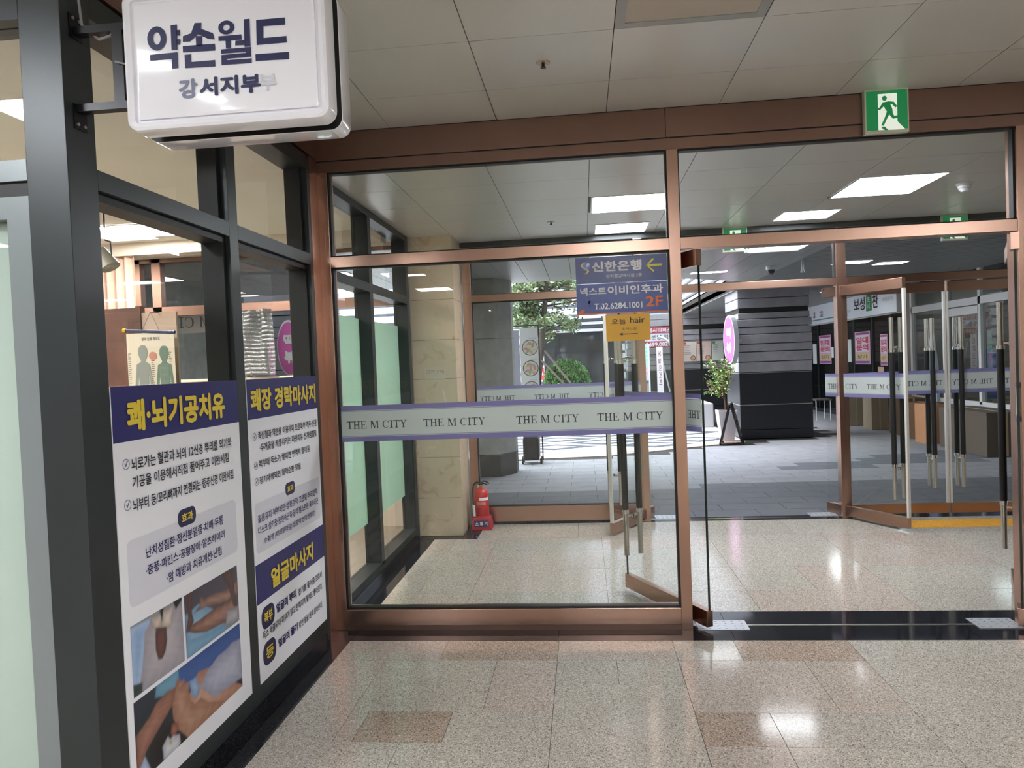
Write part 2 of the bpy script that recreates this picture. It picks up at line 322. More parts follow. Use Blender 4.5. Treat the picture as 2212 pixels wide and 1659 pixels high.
def sprinkler(x, y, z, label):
    t = empty('sprinkler', (x, y, z), label, 'sprinkler'); MB().lathe((x,y,z-.006), [(.001,0),(.03,0),(.033,.005)], 20).build('escutcheon', mat('sprinkler_ring', '#b9a387', .3, .8), t)
    MB().cyl((x,y,z-.022),(x,y,z-.002),.007).lathe((x,y,z-.026),[(.001,0),(.013,.0),(.013,.003),(.001,.003)],14).build('nozzle', mat('sprinkler_head', '#3d3a36', .4, .7), t)
sprinkler(-.131, 3.298, HC, 'small round sprinkler head in the hall ceiling above the near facade')
sprinkler(-.222, 5.956, VC, 'small sprinkler head in the vestibule ceiling near its far side')
# ------------------------------------------------------------------ vestibule ceiling
vc = B(-1.5, F+.11, VC+.004, 4.3, G, VC+.2).build('ceiling', GAP); tag(vc, 'panelled enamel ceiling of the glazed vestibule', 'ceiling', kind='structure')
vx = [-1.5,-1.115,-.52,.077,.68,1.27,1.862,2.46,3.06,3.66,4.3]; vy = [F+.11,4.61,5.137,5.70,6.18,G]
vl = {(3,3):1,(3,5):1,(7,3):1}
vlights = [(.097,5.139,.677,5.69,'bright square panel light in the vestibule ceiling nearest above the blue sign'),(.137,6.19,.60,6.63,'smaller lit panel in the vestibule ceiling behind the one above the blue sign'),
 (1.872,5.05,2.452,5.66,'large bright panel light in the vestibule ceiling above the open doorway'),(1.662,6.11,2.13,6.49,'small lit panel in the vestibule ceiling behind the large one above the doorway')]
for j in range(len(vy) - 1):
    for i in range(len(vx) - 1):
        cx, cy = (vx[i]+vx[i+1])/2, (vy[j]+vy[j+1])/2
        if any(a[0]-.1 < cx < a[2]+.1 and a[1] < cy < a[3] for a in vlights[:1] + vlights[2:3]): continue
        cpanel(vx[i], vx[i+1], vy[j], vy[j+1], VC, vc)
for a in vlights: ceiling_light(a[0], a[1], a[2], a[3], VC - .003, a[4], 'vestibule ceiling lights')
B(.077,5.69,VC-.002,.68,5.70,VC+.004).build('ceiling_panel', CEIL, vc)
t = empty('smoke_detector', (2.719, 5.431, VC), 'white round ribbed smoke detector on the vestibule ceiling right of the large light', 'detector')
MB().lathe((2.719,5.431,VC-.02),[(.001,0),(.05,0),(.055,.02)],24).build('base', WHT, t, smooth=True)
MB().lathe((2.719,5.431,VC-.062),[(.001,0),(.022,0),(.026,.006),(.030,.008),(.030,.012),(.036,.014),(.037,.02),(.031,.022),(.042,.026),(.044,.04),(.03,.043)],24).build('sensor_head', WHT, t, smooth=True)
# ================================================================== STOREFRONT ON THE LEFT (plane X = XL), shop behind it
XG = XL - .115
sf = empty('window_1', (XL, 3, 0), 'charcoal framed shop window on the left with posters in its lower panes', 'window', kind='structure')
def part(name, m, p, *boxes, bevel=0, **k):
    b = MB()
    for a in boxes: b.box(*a)
    return b.build(name, m, p, bevel=bevel, **k)
D0 = XL - .13
part('post', DRK, sf, (D0, 1.985, 0, XL, 2.115, HC), bevel=.002)
part('mullion', DRK, sf, (D0, 2.948, .05, XL, 3.026, 2.61), bevel=.0015)
part('end_post', DRK, sf, (D0, 3.862, 0, XL, 3.90, 2.68), bevel=.0015)
part('top_frame', DRK, sf, (D0, 2.115, 2.612, XL, 3.862, 2.69), bevel=.0015)
part('transom', DRK, sf, (D0, 2.115, 2.087, XL, 2.948, 2.15), (D0, 3.026, 2.087, XL, 3.862, 2.15), bevel=.0015)
part('sill', DRK, sf, (D0, 2.115, .05, XL, 2.948, .126), (D0, 3.026, .05, XL, 3.862, .126), bevel=.0015)
part('base', BGR, sf, (D0, 2.115, 0, XL-.004, 3.862, .05))
part('fascia_panel', BRZD, sf, (D0, 2.115, 2.70, XL+.004, F, HC))
part('fascia_strip', BRZD, sf, (D0, 3.90, 2.62, XL+.002, F, 2.695))
for a, b_ in ((2.115, 2.948), (3.026, 3.862)):
    part('glass_pane', GLS, sf, (XG-.006, a, .126, XG, b_, 2.087)); part('glass_pane', GLS, sf, (XG-.006, a, 2.15, XG, b_, 2.612))
    part('gasket', BLK, sf, (XG, a, 2.15, XL-.03, a+.012, 2.612), (XG, b_-.03, 2.15, XL-.03, b_, 2.612), (XG, a, 2.06, XL-.02, b_, 2.087), (XG, b_-.025, .126, XL-.02, b_, 2.06))
# entrance front facing the viewer left of the post (plane Y = 1.985)
ent = empty('door_1', (-2.4, 1.985, 0), 'frosted glass entrance door of the shop at the left edge', 'door', kind='structure')
part('door_frame', mat('grey_aluminium', '#7f8688', .35, .3), ent, (-1.675, 1.99, 0, -1.6, 2.10, 2.05), (-2.62, 1.99, 0, -2.545, 2.10, 2.05), (-2.545, 1.99, 1.985, -1.675, 2.10, 2.05))
part('transom', MATS['grey_aluminium'], ent, (-2.62, 1.985, 2.094, -1.6, 2.10, 2.155))
part('track', BLK, ent, (-2.62, 1.995, 2.05, -1.6, 2.10, 2.094))
part('top_frame', DRK, ent, (-6.1, 1.985, 2.56, -1.6, 2.10, 2.70))
part('fascia_panel', WALL, ent, (-6.1, 1.985, 2.70, -1.6, 2.10, HC))
FRO = glassy('frosted_film', film='#c3d3cb', film_a=.9, transl=.45)
part('glass_leaf', FRO, ent, (-2.545, 2.03, .05, -1.675, 2.04, 1.985))
part('glass_pane', GLS, ent, (-6.1, 2.03, 2.155, -1.6, 2.04, 2.56))
part('bottom_rail', MATS['grey_aluminium'], ent, (-2.545, 2.02, .03, -1.675, 2.05, .05))
part('side_wall', WALL, ent, (-6.1, 1.99, 0, -2.62, 2.10, 2.155))
# shop interior
INT = mat('shop_wall_cream', '#d2c9bd', .8); SF = mat('shop_floor', '#9a9084', .4)
tag(B(-6.1, 2.1, -.1, -1.6, G, .0).build('floor', SF), 'brown floor inside the massage shop', 'floor', kind='structure')
tag(B(-6.1, 2.1, 2.66, -1.61, G, 2.8).build('ceiling', mat('shop_ceiling', '#e9e6dc', .7, var=.05, vscale=1)), 'cream ceiling inside the massage shop', 'ceiling', kind='structure')
ceiling_light(-3.66, 5.13, -3.13, 5.61, 2.655, 'bright square panel light seen inside the massage shop', 'shop ceiling lights', mat('shop_diffuser', '#ffffff', .5, emit='#fff6ee', est=34))
ceiling_light(-3.66, 3.0, -3.13, 3.5, 2.655, 'added fill panel brightening the massage shop nearer the corridor', 'shop ceiling lights', MATS['shop_diffuser'])  # added emitter, brightens the shop ceiling behind the upper panes
ceiling_light(-5.2, 5.2, -4.7, 5.7, 2.655, 'added fill panel brightening the back of the massage shop beyond the curtain', 'shop ceiling lights', MATS['shop_diffuser'])  # added hidden emitter, lifts the light at the back of the shop
ceiling_light(-5.2, 3.6, -4.7, 4.1, 2.655, 'added unseen fill panel brightening the massage shop from deep inside', 'shop ceiling lights', MATS['shop_diffuser'])  # another added hidden emitter to brighten the shop interior
tag(B(-4.07, 5.85, 2.555, -1.62, 6.0, 2.66).build('trim_1', INT), 'cream bulkhead beam over the shop back window', 'beam', kind='structure')
wf = empty('window_2', (-3, G, 0), 'bronze framed window at the back of the massage shop', 'window', kind='structure')
part('wall_below', INT, wf, (-6.1, G, 0, -1.54, G+.1, 1.45)); part('sill', mat('cream_sill', '#ded6bf', .4), wf, (-4.3, G-.06, 1.45, -1.54, G+.1, 1.475))
part('frame', BRZD, wf, (-4.32, G, 2.10, -1.54, G+.08, 2.19), (-4.35, G, 1.475, -4.28, G+.08, 2.66), (-4.16, G, 1.475, -4.07, G+.08, 2.66), (-3.42, G, 1.475, -3.38, G+.08, 2.1), (-2.72, G, 1.475, -2.64, G+.08, 2.66), (-4.35, G, 2.62, -1.54, G+.08, 2.66))
part('wall_side', INT, wf, (-6.1, G, 1.475, -4.35, G+.1, 2.7))
part('glass_pane', GLS, wf, (-4.07, G+.04, 1.475, -2.72, G+.046, 2.1), (-4.07, G+.04, 2.19, -2.72, G+.046, 2.62)); part('glass_pane', GLS, wf, (-2.64, G+.04, 1.475, -1.54, G+.046, 2.62))
cur = MB(); 
for i in range(40):
    x0 = -4.28 + i * .012; y0 = 5.9 + .02 * math.sin(i * .9); y1 = 5.9 + .02 * math.sin((i+1) * .9)
    cur.prism([(x0, y0, .3), (x0+.012, y1, .3), (x0+.012, y1, 2.555), (x0, y0, 2.555)], (0, .004, 0))
tag(cur.build('curtain', mat('pink_curtain', '#b59a8c', .8), smooth=True), 'pale pink curtain hanging beside the shop back window', 'curtain')
scr = empty('wooden_screen', (-3.34, 5, 0), 'dark wooden screen standing inside the massage shop behind the body chart', 'screen')
WOOD = mat('dark_wood', '#5e3f34', .45, var=.3, vscale=5)
part('panel', WOOD, scr, (-3.9, 5.0, .03, -3.215, 5.03, 2.02)); part('frame', WOOD, scr, (-3.93, 4.985, 0, -3.89, 5.045, 2.04), (-3.23, 4.985, 0, -3.195, 5.045, 2.03))
brd = tag(B(-3.195, 5.0, .9, -2.93, 5.02, 1.98).build('beige_board', mat('beige_board', '#b9a593', .7)), 'plain beige board standing behind the hanging body chart', 'board')
ch = empty('body_chart', (-3.07, 4.9, 1.3), 'hanging scroll chart of human bodies with a navy top rod in the shop', 'chart')
MB().cyl((-3.062,4.895,1.975),(-3.062,5.0,1.975),.004,8).build('hook', BLK, ch); part('sheet', mat('chart_paper', '#c6c0ae', .7), ch, (-3.255, 4.9, .9, -2.895, 4.903, 1.825))
MB().cyl((-3.262, 4.898, 1.848),(-2.885, 4.898, 1.822),.012).build('top_rod', mat('navy_rod', '#2b3157', .4), ch); MB().cyl((-3.275, 4.898, 1.849),(-3.252, 4.898, 1.847),.016).build('rod_cap', mat('brass_cap', '#d6b23c', .3, .6), ch)
MB().tube([(-3.13, 4.898, 1.845),(-3.062, 4.898, 1.975),(-3.0, 4.898, 1.835)], .0018, 6).build('hanging_cord', mat('blue_cord', '#5a6680', .6), ch)
def figure(b, cx, y, z0, s):
    P_ = [(.002,1),(.06,.995),(.11,.96),(.12,.91),(.09,.86),(.06,.84),(.06,.82),(.17,.79),(.22,.6),(.26,.4),(.2,.4),(.15,.6),(.13,.68),(.11,.5),(.14,.3),(.1,.0),(.04,.0),(.02,.3),(.004,.42)]
    b.prism([(cx + px*s*.45, y, z0 + pz*s) for px, pz in P_] + [(cx - px*s*.45, y, z0 + pz*s) for px, pz in P_[::-1]], (0, -.0012, 0))
b = MB(); figure(b, -3.135, 4.899, 1.08, .66); b.build('muscle_figure', mat('chart_grey', '#7e8580', .7), ch)
b = MB(); figure(b, -2.975, 4.899, 1.07, .66); b.build('nerve_figure', mat('chart_green', '#5d7466', .7), ch)
MB().lathe((-3.06, 4.897, 1.66), [(.0001, 0),(.03, 0)], 16, 'y').build('organ_diagram', mat('chart_red', '#b07a6c', .7), ch)
lettering('경락 인체 해부도', (-3.14, 4.8985, 1.77), (.14,0,0), (0,0,.026), INK, ch, .01)
for x_ in (-3.235, -3.06, -2.925):
    b = MB()
    for i in range(22): b.box(x_ - .014, 4.898, 1.68 - i * .014, x_ + random.uniform(-.004, .012), 4.8995, 1.683 - i * .014)
    b.build('caption_rows', INK, ch, kind='stuff')
lampm = mat('lamp_grey', '#8f8c84', .4, .4)
t = empty('spotlight', (-3.09, 4.5, 2.655), 'grey spotlight hanging from the shop ceiling at the left post', 'lamp'); MB().tube([(-3.10,4.5,2.66),(-3.10,4.5,2.42),(-3.065,4.5,2.41),(-3.06,4.5,2.30)], .005, 8).build('bracket', BLK, t)
MB().cyl((-3.14,4.5,2.36),(-3.07,4.5,2.24),.035,18,.062,caps=True).build('shade', lampm, t, smooth=True)
b = MB(); n = 60
SLV = mat('crumpled_silver_film', '#a9adb0', .3, .7)
for i in range(n):
    for j in range(16):
        def q(i, j): u = i / n; v = j / 16; return (-3.24 + .33 * u, 6.58 + .05 * math.sin(13*u + 1.4*math.sin(3.1*v)) * (.4 + .6*v) + .03 * math.sin(7*u + 5*v) + .008 * math.sin(29*u + 6*v), 1.49 + .62 * v)
        b.add([q(i,j), q(i+1,j), q(i+1,j+1), q(i,j+1)], [(0,1,2,3)])
o = b.build('plastic_drape', SLV, smooth=True); tag(o, 'crumpled silvery plastic sheet hanging at the shop back window', 'sheet'); sm = o.modifiers.new('s', 'SOLIDIFY'); sm.thickness = .002

# ------------------------------------------------------------------ posters on the front plane of the storefront
def T(body, y0, y1, z0, z1, m, parent, bold=.02, dx=.0028): lettering(body, (XL + dx, y0, z0), (0, y1 - y0, 0), (0, 0, z1 - z0), m, parent, bold)
def rrect(y0, y1, z0, z1, r, n=6):
    pts = []
    for cy, cz, a in ((y1-r, z1-r, 0), (y0+r, z1-r, 90), (y0+r, z0+r, 180), (y1-r, z0+r, 270)):
        for k in range(n + 1): t_ = math.radians(a + 90 * k / n); pts.append((cy + r * math.cos(t_), cz + r * math.sin(t_)))
    return pts
def flat(pts, name, m, parent, dx, th=.0006): return MB().prism([(XL + dx, y_, z_) for y_, z_ in pts], (th, 0, 0)).build(name, m, parent)
def pill(y0, y1, z0, z1, word, parent, cols=1):
    r = min(y1-y0, z1-z0) * .42; flat(rrect(y0, y1, z0, z1, r), 'badge', mat('badge_navy', '#1d1d4a', .4), parent, .0014)
    T(word, y0 + (y1-y0)*.18, y1 - (y1-y0)*.18, z0 + (z1-z0)*.24, z1 - (z1-z0)*.24, YEL, parent, .03)
def check(yc, zc, parent):
    MB().lathe((XL+.0015, yc, zc), [(.0155,0),(.0175,0),(.0175,.0006),(.0155,.0006),(.0155,0)], 24, 'x').build('check_ring', mat('ring_grey', '#6a6a7c', .5), parent)
    flat([(yc-.007, zc+.001), (yc-.002, zc-.009), (yc+.009, zc+.009), (yc+.007, zc+.011), (yc-.002, zc-.004), (yc-.005, zc+.003)], 'check_mark', INB, parent, .0016)
def inpoly(x, y, P_):
    c = False; j = len(P_) - 1
    for i in range(len(P_)):
        if (P_[i][1] > y) != (P_[j][1] > y) and x < (P_[j][0]-P_[i][0]) * (y-P_[i][1]) / (P_[j][1]-P_[i][1]) + P_[i][0]: c = not c
        j = i
    return c
def sdist(x, y, P_):
    d = 9; j = len(P_) - 1
    for i in range(len(P_)):
        ax, ay = P_[j]; bx, by = P_[i]; ux, uy = bx-ax, by-ay; t_ = max(0, min(1, ((x-ax)*ux + (y-ay)*uy) / (ux*ux + uy*uy + 1e-12)))
        d = min(d, math.hypot(x-ax-ux*t_, y-ay-uy*t_)); j = i
    return d if inpoly(x, y, P_) else -d
def photo(name, y0, y1, z0, z1, base, layers, parent, nx=110, blur=.004):
    """a printed picture: vertex coloured flat mesh, layers = [(polygon, colour, rim colour)]"""
    nz = max(8, int(nx * (z1-z0) / (y1-y0))); vs, fs, cs = [], [], []; rng = random.Random(3)
    LY = []
    for P_, c_, c2 in layers:
        ys_ = [p[0] for p in P_]; zs_ = [p[1] for p in P_]; LY.append((P_, srgb(c_), srgb(c2), min(ys_)-blur, max(ys_)+blur, min(zs_)-blur, max(zs_)+blur, .35*min(max(ys_)-min(ys_), max(zs_)-min(zs_))))
    bt, bb = srgb(base[0]), srgb(base[1])
    for j in range(nz + 1):
        for i in range(nx + 1):
            Y_ = y0 + (y1-y0)*i/nx; Z_ = z0 + (z1-z0)*j/nz; vs.append((XL+.0014, Y_, Z_)); t_ = j / nz; c = [bb[k]*(1-t_) + bt[k]*t_ for k in range(3)]
            for P_, c1, c2, a0, a1, b0, b1, rr in LY:
                if not (a0 < Y_ < a1 and b0 < Z_ < b1): continue
                d = sdist(Y_, Z_, P_); a = max(0, min(1, d / blur * .5 + .5))
                if a > 0:
                    g = max(0, min(1, d / max(rr, .004))); w = .5 + .5 * math.sin(Y_*95 + Z_*60 + 3*math.sin(Z_*70)); g = max(0, min(1, g*.85 + .15*w))
                    cc = [c2[k]*(1-g) + c1[k]*g for k in range(3)]; c = [c[k]*(1-a) + cc[k]*a for k in range(3)]
            cs.append((*c, 1))
    for j in range(nz):
        for i in range(nx): k = j*(nx+1) + i; fs.append((k, k+1, k+nx+2, k+nx+1))
    me = bpy.data.meshes.new(name); me.from_pydata(vs, [], fs); me.materials.append(PRT); at = me.color_attributes.new('print', 'FLOAT_COLOR', 'POINT')
    at.data.foreach_set('color', [x for c in cs for x in c]); o = bpy.data.objects.new(name, me); COL.objects.link(o); attach(o, parent); return o
p1 = empty('window_poster', (XL, 2.53, .13), 'tall left poster with navy heading and three massage photos in the near shop window', 'poster')
part('backing', WPR, p1, (XL-.003, 2.118, .128, XL+.0006, 2.946, 1.478))
part('heading_band', NAV, p1, (XL+.0006, 2.118, 1.30, XL+.0012, 2.946, 1.478))
T('쾌·뇌기공치유', 2.189, 2.827, 1.328, 1.434, YEL, p1, .045)
T('뇌로가는 혈관과 뇌의 12신경 뿌리를 외기와', 2.199, 2.869, 1.203, 1.245, INK, p1); T('기공을 이용해서직접 풀어주고 이완시킴', 2.199, 2.838, 1.144, 1.184, INK, p1)
T('뇌부터 등/꼬리뼈까지 연결되는 중추신경 이완시킴', 2.196, 2.870, 1.070, 1.110, INK, p1); check(2.174, 1.228, p1); check(2.171, 1.097, p1)
flat(rrect(2.155, 2.88, .765, .982, .025), 'text_panel', PGR, p1, .0006)
pill(2.45, 2.57, .956, 1.02, '효과', p1)
T('난치성질환·정신분열증·치매·두통', 2.25, 2.769, .902, .94, INB, p1); T('·중풍·파킨스·공황장애·알츠하이머', 2.245, 2.773, .845, .88, INB, p1); T('·암 예방과 치유개선·난임', 2.362, 2.743, .784, .822, INB, p1)
photo('photo_arm_massage', 2.15, 2.447, .479, .71, ('#8a8f96', '#9a9aa0'), [
 ([(2.152,.703),(2.259,.699),(2.224,.641),(2.202,.561),(2.184,.512),(2.149,.514)], '#7f9cc4', '#a9c0de'), ([(2.223,.668),(2.289,.698),(2.447,.681),(2.449,.475),(2.192,.484),(2.208,.581)], '#b9b2b6', '#98919a'),
 ([(2.262,.7),(2.328,.696),(2.316,.651),(2.284,.645),(2.264,.671)], '#cfc0b4', '#9c8b80'), ([(2.328,.698),(2.393,.699),(2.379,.633),(2.346,.633),(2.316,.651)], '#d6c9be', '#a09186'),
 ([(2.31,.71),(2.335,.71),(2.322,.668)], '#1b1a1c', '#1b1a1c'), ([(2.285,.658),(2.346,.638),(2.346,.593),(2.335,.56),(2.313,.541),(2.29,.546),(2.278,.583),(2.279,.629)], '#6f4a44', '#46302e'),
 ([(2.393,.71),(2.45,.71),(2.448,.70),(2.408,.68)], '#1a191b', '#1a191b'), ([(2.149,.523),(2.198,.51),(2.195,.478),(2.147,.478)], '#2c3a3a', '#3c4a4a')], p1, 90)
photo('photo_leg_massage', 2.461, 2.862, .477, .708, ('#4b4650', '#5b5560'), [
 ([(2.464,.636),(2.557,.649),(2.66,.593),(2.756,.495),(2.611,.500),(2.461,.500)], '#8fb2ca', '#6f92b0'), ([(2.463,.54),(2.611,.515),(2.755,.50),(2.862,.49),(2.862,.476),(2.458,.476)], '#7fa6c0', '#6a94b2'),
 ([(2.522,.625),(2.566,.641),(2.568,.668),(2.587,.664),(2.6,.649),(2.645,.653),(2.77,.634),(2.838,.643),(2.862,.642),(2.862,.591),(2.765,.584),(2.612,.62)], '#b08c7c', '#6c5048'),
 ([(2.487,.588),(2.56,.587),(2.66,.593),(2.776,.588),(2.821,.587),(2.86,.518),(2.757,.51),(2.603,.525),(2.519,.551),(2.48,.571)], '#a57e6d', '#5c4038'),
 ([(2.734,.708),(2.822,.708),(2.835,.611),(2.849,.522),(2.818,.555),(2.782,.644)], '#6c4c46', '#4a3431'), ([(2.48,.708),(2.52,.708),(2.509,.63),(2.519,.596),(2.485,.569),(2.463,.573),(2.481,.62)], '#6a4a44', '#4c3632'),
 ([(2.762,.552),(2.863,.54),(2.862,.475),(2.744,.488)], '#b8b4b8', '#7d797e')], p1, 110)
photo('photo_face_massage', 2.146, 2.861, .2, .465, ('#2c3440', '#181618'), [
 ([(2.404,.47),(2.87,.47),(2.87,.36),(2.64,.37),(2.537,.33),(2.4,.40)], '#3f5f9c', '#35528c'), ([(2.27,.47),(2.404,.47),(2.405,.40),(2.32,.41),(2.26,.43)], '#6f9cb4', '#5c889e'),
 ([(2.53,.40),(2.64,.38),(2.7,.30),(2.87,.2),(2.87,.19),(2.45,.19),(2.40,.3)], '#c79c86', '#a06e58'),
 ([(2.384,.422),(2.397,.427),(2.408,.410),(2.44,.40),(2.467,.392),(2.462,.35),(2.47,.324),(2.495,.297),(2.54,.30),(2.59,.26),(2.726,.2),(2.433,.19),(2.392,.241),(2.357,.311),(2.354,.365)], '#c49a84', '#94654f'),
 ([(2.384,.427),(2.397,.434),(2.404,.417),(2.413,.427),(2.423,.413),(2.433,.422),(2.44,.405),(2.40,.39)], '#b98b78', '#8c5c4c'),
 ([(2.467,.392),(2.512,.392),(2.537,.343),(2.514,.308),(2.48,.334)], '#9fb8d4', '#6f8cb4'), ([(2.22,.289),(2.292,.302),(2.332,.305),(2.351,.252),(2.393,.25),(2.45,.19),(2.2,.19)], '#141113', '#241a18'),
 ([(2.347,.297),(2.388,.286),(2.381,.256),(2.351,.248),(2.337,.269)], '#a86f58', '#7a4838'), ([(2.144,.23),(2.152,.356),(2.223,.382),(2.263,.408),(2.334,.419),(2.383,.41),(2.362,.37),(2.327,.344),(2.278,.323),(2.199,.283),(2.162,.24)], '#b58674', '#7c5042'),
 ([(2.255,.395),(2.36,.385),(2.364,.375),(2.26,.385)], '#8a5a4a', '#9a6a58'), ([(2.27,.375),(2.35,.362),(2.35,.355),(2.27,.366)], '#8a5a4a', '#9a6a58'),
 ([(2.546,.344),(2.588,.376),(2.682,.402),(2.743,.40),(2.788,.41),(2.861,.40),(2.861,.235),(2.626,.258),(2.581,.302),(2.545,.334)], '#b9bacb', '#8e90a6'),
 ([(2.287,.249),(2.32,.268),(2.335,.25),(2.35,.256),(2.391,.238),(2.393,.206),(2.362,.19),(2.29,.201)], '#d9d8dd', '#a9a8b2'), ([(2.327,.243),(2.345,.243),(2.34,.228)], '#cfa63a', '#a8801e'),
 ([(2.147,.235),(2.19,.27),(2.222,.2),(2.147,.2)], '#b9c6da', '#8898b4')], p1, 170)
p2 = empty('window_poster', (XL, 3.45, .13), 'right-hand poster with two navy headings in the shop window beside the bronze post', 'poster')
part('backing', WPR, p2, (XL-.003, 3.03, .128, XL+.0006, 3.858, 1.478)); part('heading_band', NAV, p2, (XL+.0006, 3.03, 1.30, XL+.0012, 3.858, 1.478)); part('heading_band', NAV, p2, (XL+.0006, 3.03, .479, XL+.0012, 3.858, .655))
T('쾌장 경락마사지', 3.059, 3.833, 1.332, 1.436, YEL, p2, .04)
T('족심혈과 약손을 이용하여 오장육부 척주·신경', 3.115, 3.83, 1.204, 1.242, INK, p2); T('·두개골을 쾌통시키는 자연치유 신개념힐링', 3.127, 3.822, 1.148, 1.186, INK, p2)
T('복부에 독소가 쌓이면 면역력 떨어짐', 3.112, 3.712, 1.077, 1.113, INK, p2); T('장기재생되면 혈액순환 잘됨', 3.11, 3.583, 1.004, 1.038, INK, p2)
for z_ in (1.222, 1.092, 1.02): check(3.083, z_, p2)
flat(rrect(3.05, 3.84, .70, .925, .025), 'text_panel', PGR, p2, .0006); pill(3.385, 3.50, .899, .96, '효과', p2)
T('젊음유지·복부비만·성형경락·고관절·허리협착', 3.075, 3.799, .834, .87, INB, p2, .015); T('디스크·상기증·뭉친속근육·담적·헬스트림·종아리근', 3.072, 3.801, .782, .818, INB, p2, .015); T('수험생 (머리맑아짐) 집중력·컨디션향상)', 3.127, 3.751, .725, .759, INB, p2, .015)
T('얼굴마사지', 3.176, 3.695, .505, .60, YEL, p2, .04)
pill(3.064, 3.199, .35, .45, '복부', p2); pill(3.062, 3.197, .185, .29, '등', p2)
T('얼굴의 뿌리', 3.217, 3.452, .379, .424, INB, p2, .04); T('장기를 풀어줌으로서', 3.478, 3.803, .376, .412, INK, p2); T('독소 배출되어 피부가 맑고 탄력지며 혈색도 좋아진다.', 3.066, 3.804, .311, .349, INK, p2)
T('얼굴의 줄기', 3.22, 3.449, .215, .257, INB, p2, .04); T('동안 얼굴 윤곽 살아난다.', 3.467, 3.792, .215, .25, INK, p2)

# ================================================================== NEAR BRONZE FACADE (plane Y = F)
f1 = empty('wall_front', (0, F, 0), 'bronze and glass partition between the hall and the vestibule', 'partition', kind='structure')
Fb = F + .10
part('post', BRZ, f1, (XL, F, 0, -1.41, Fb, 2.627), bevel=.0015); part('corner_cover', BRZ, f1, (XL-.02, 3.90, 0, XL+.001, F, 2.63))
part('post', BRZ, f1, (.487, F-.002, 0, .547, Fb, 2.627), bevel=.0015); part('post', BRZ, f1, (2.267, F-.002, 0, 2.327, Fb, 2.627), bevel=.0015)
part('side_panel', BRZD, f1, (2.327, F, 0, 4.3, Fb, 2.627)); part('side_wall', WALL, f1, (4.3, F, 0, 6.1, Fb, HC))
part('transom', BRZ, f1, (-1.41, F, 2.087, .487, Fb, 2.149), bevel=.0015); part('transom', BRZ, f1, (.547, F, 2.087, 2.267, Fb, 2.149), bevel=.0015)
part('sill', BRZ, f1, (-1.41, F, .03, .487, Fb, .1206), bevel=.0015); part('kick_strip', BRZD, f1, (-1.41, F+.004, 0, .487, Fb, .03))
part('header', BRZD, f1, (XL, F, 2.627, 4.3, Fb, 2.686), bevel=.0015)
for x0, x1 in ((XL, .487), (.487, 2.9), (2.9, 4.3)): part('fascia_panel', BRZD, f1, (x0+.001, F-.004, 2.692, x1-.001, Fb, HC-.006), bevel=.0015)
part('joint_strip', BLK, f1, (XL, F+.004, 2.686, 4.3, Fb, 2.692), (XL, F+.004, HC-.006, 4.3, Fb, HC))
def glazed(x0, x1, z0, z1, p, yc, g=.010):
    part('glass_pane', GLS, p, (x0, yc-.004, z0, x1, yc+.004, z1))
    part('gasket', BLK, p, (x0, yc-.02, z0, x0+g, yc+.02, z1), (x1-g, yc-.02, z0, x1, yc+.02, z1), (x0+g, yc-.02, z0, x1-g, yc+.02, z0+g), (x0+g, yc-.02, z1-g, x1-g, yc+.02, z1))
yc = F + .04
glazed(-1.41, .487, .1206, 2.087, f1, yc, .008); glazed(-1.41, .487, 2.149, 2.627, f1, yc, .008); glazed(.547, 2.267, 2.149, 2.627, f1, yc, .008)
FW = glassy('film_white', film='#d9dfdc', film_a=.88, refl=0, transl=.5); FP = glassy('film_purple', film='#9c98c4', film_a=.9, refl=0, transl=.5); FI = mat('film_lettering', '#3d3c44', .5)
def band(p, o, U, length, z0, z1, words, flip=1, local=False, n=(0, -1, 0), off=.0045, z=(1.163, 1.206)):
    """film band on a glass sheet: U unit vector along it, words=[(start, end)] along U; flip=-1 writes it for the other side"""
    o, U, n = Vector(o), Vector(U), Vector(n); 
    def strip(name, m, a, b_, zz0, zz1, of):
        q = o + n * of; MB().prism([q + U*a + Vector((0,0,zz0)), q + U*b_ + Vector((0,0,zz0)), q + U*b_ + Vector((0,0,zz1)), q + U*a + Vector((0,0,zz1))], n * .0004).build(name, m, p, local)
    strip('film_band', FW, 0, length, z0 + .028, z1 - .028, off); strip('film_stripe', FP, 0, length, z1 - .0275, z1, off); strip('film_stripe', FP, 0, length, z0, z0 + .0275, off)
    strip('film_line', FP, 0, length, z1 - .034, z1 - .031, off + .0006); strip('film_line', FP, 0, length, z0 + .031, z0 + .034, off + .0006)
    b = MB()
    for a, e in words:
        if flip > 0: city(b, o + n * (off + .0012) + U * a + Vector((0, 0, z[0])), U, (0, 0, 1), e - a, z[1] - z[0])
        else: city(b, o + n * (off + .0012) + U * e + Vector((0, 0, z[0])), -U, (0, 0, 1), e - a, z[1] - z[0])
    b.build('lettering', FI, p, local)
band(f1, (-1.402, yc, 0), (1, 0, 0), 1.881, 1.088, 1.296, [(.03, .385), (.48, .838), (1.013, 1.366), (1.467, 1.83)])

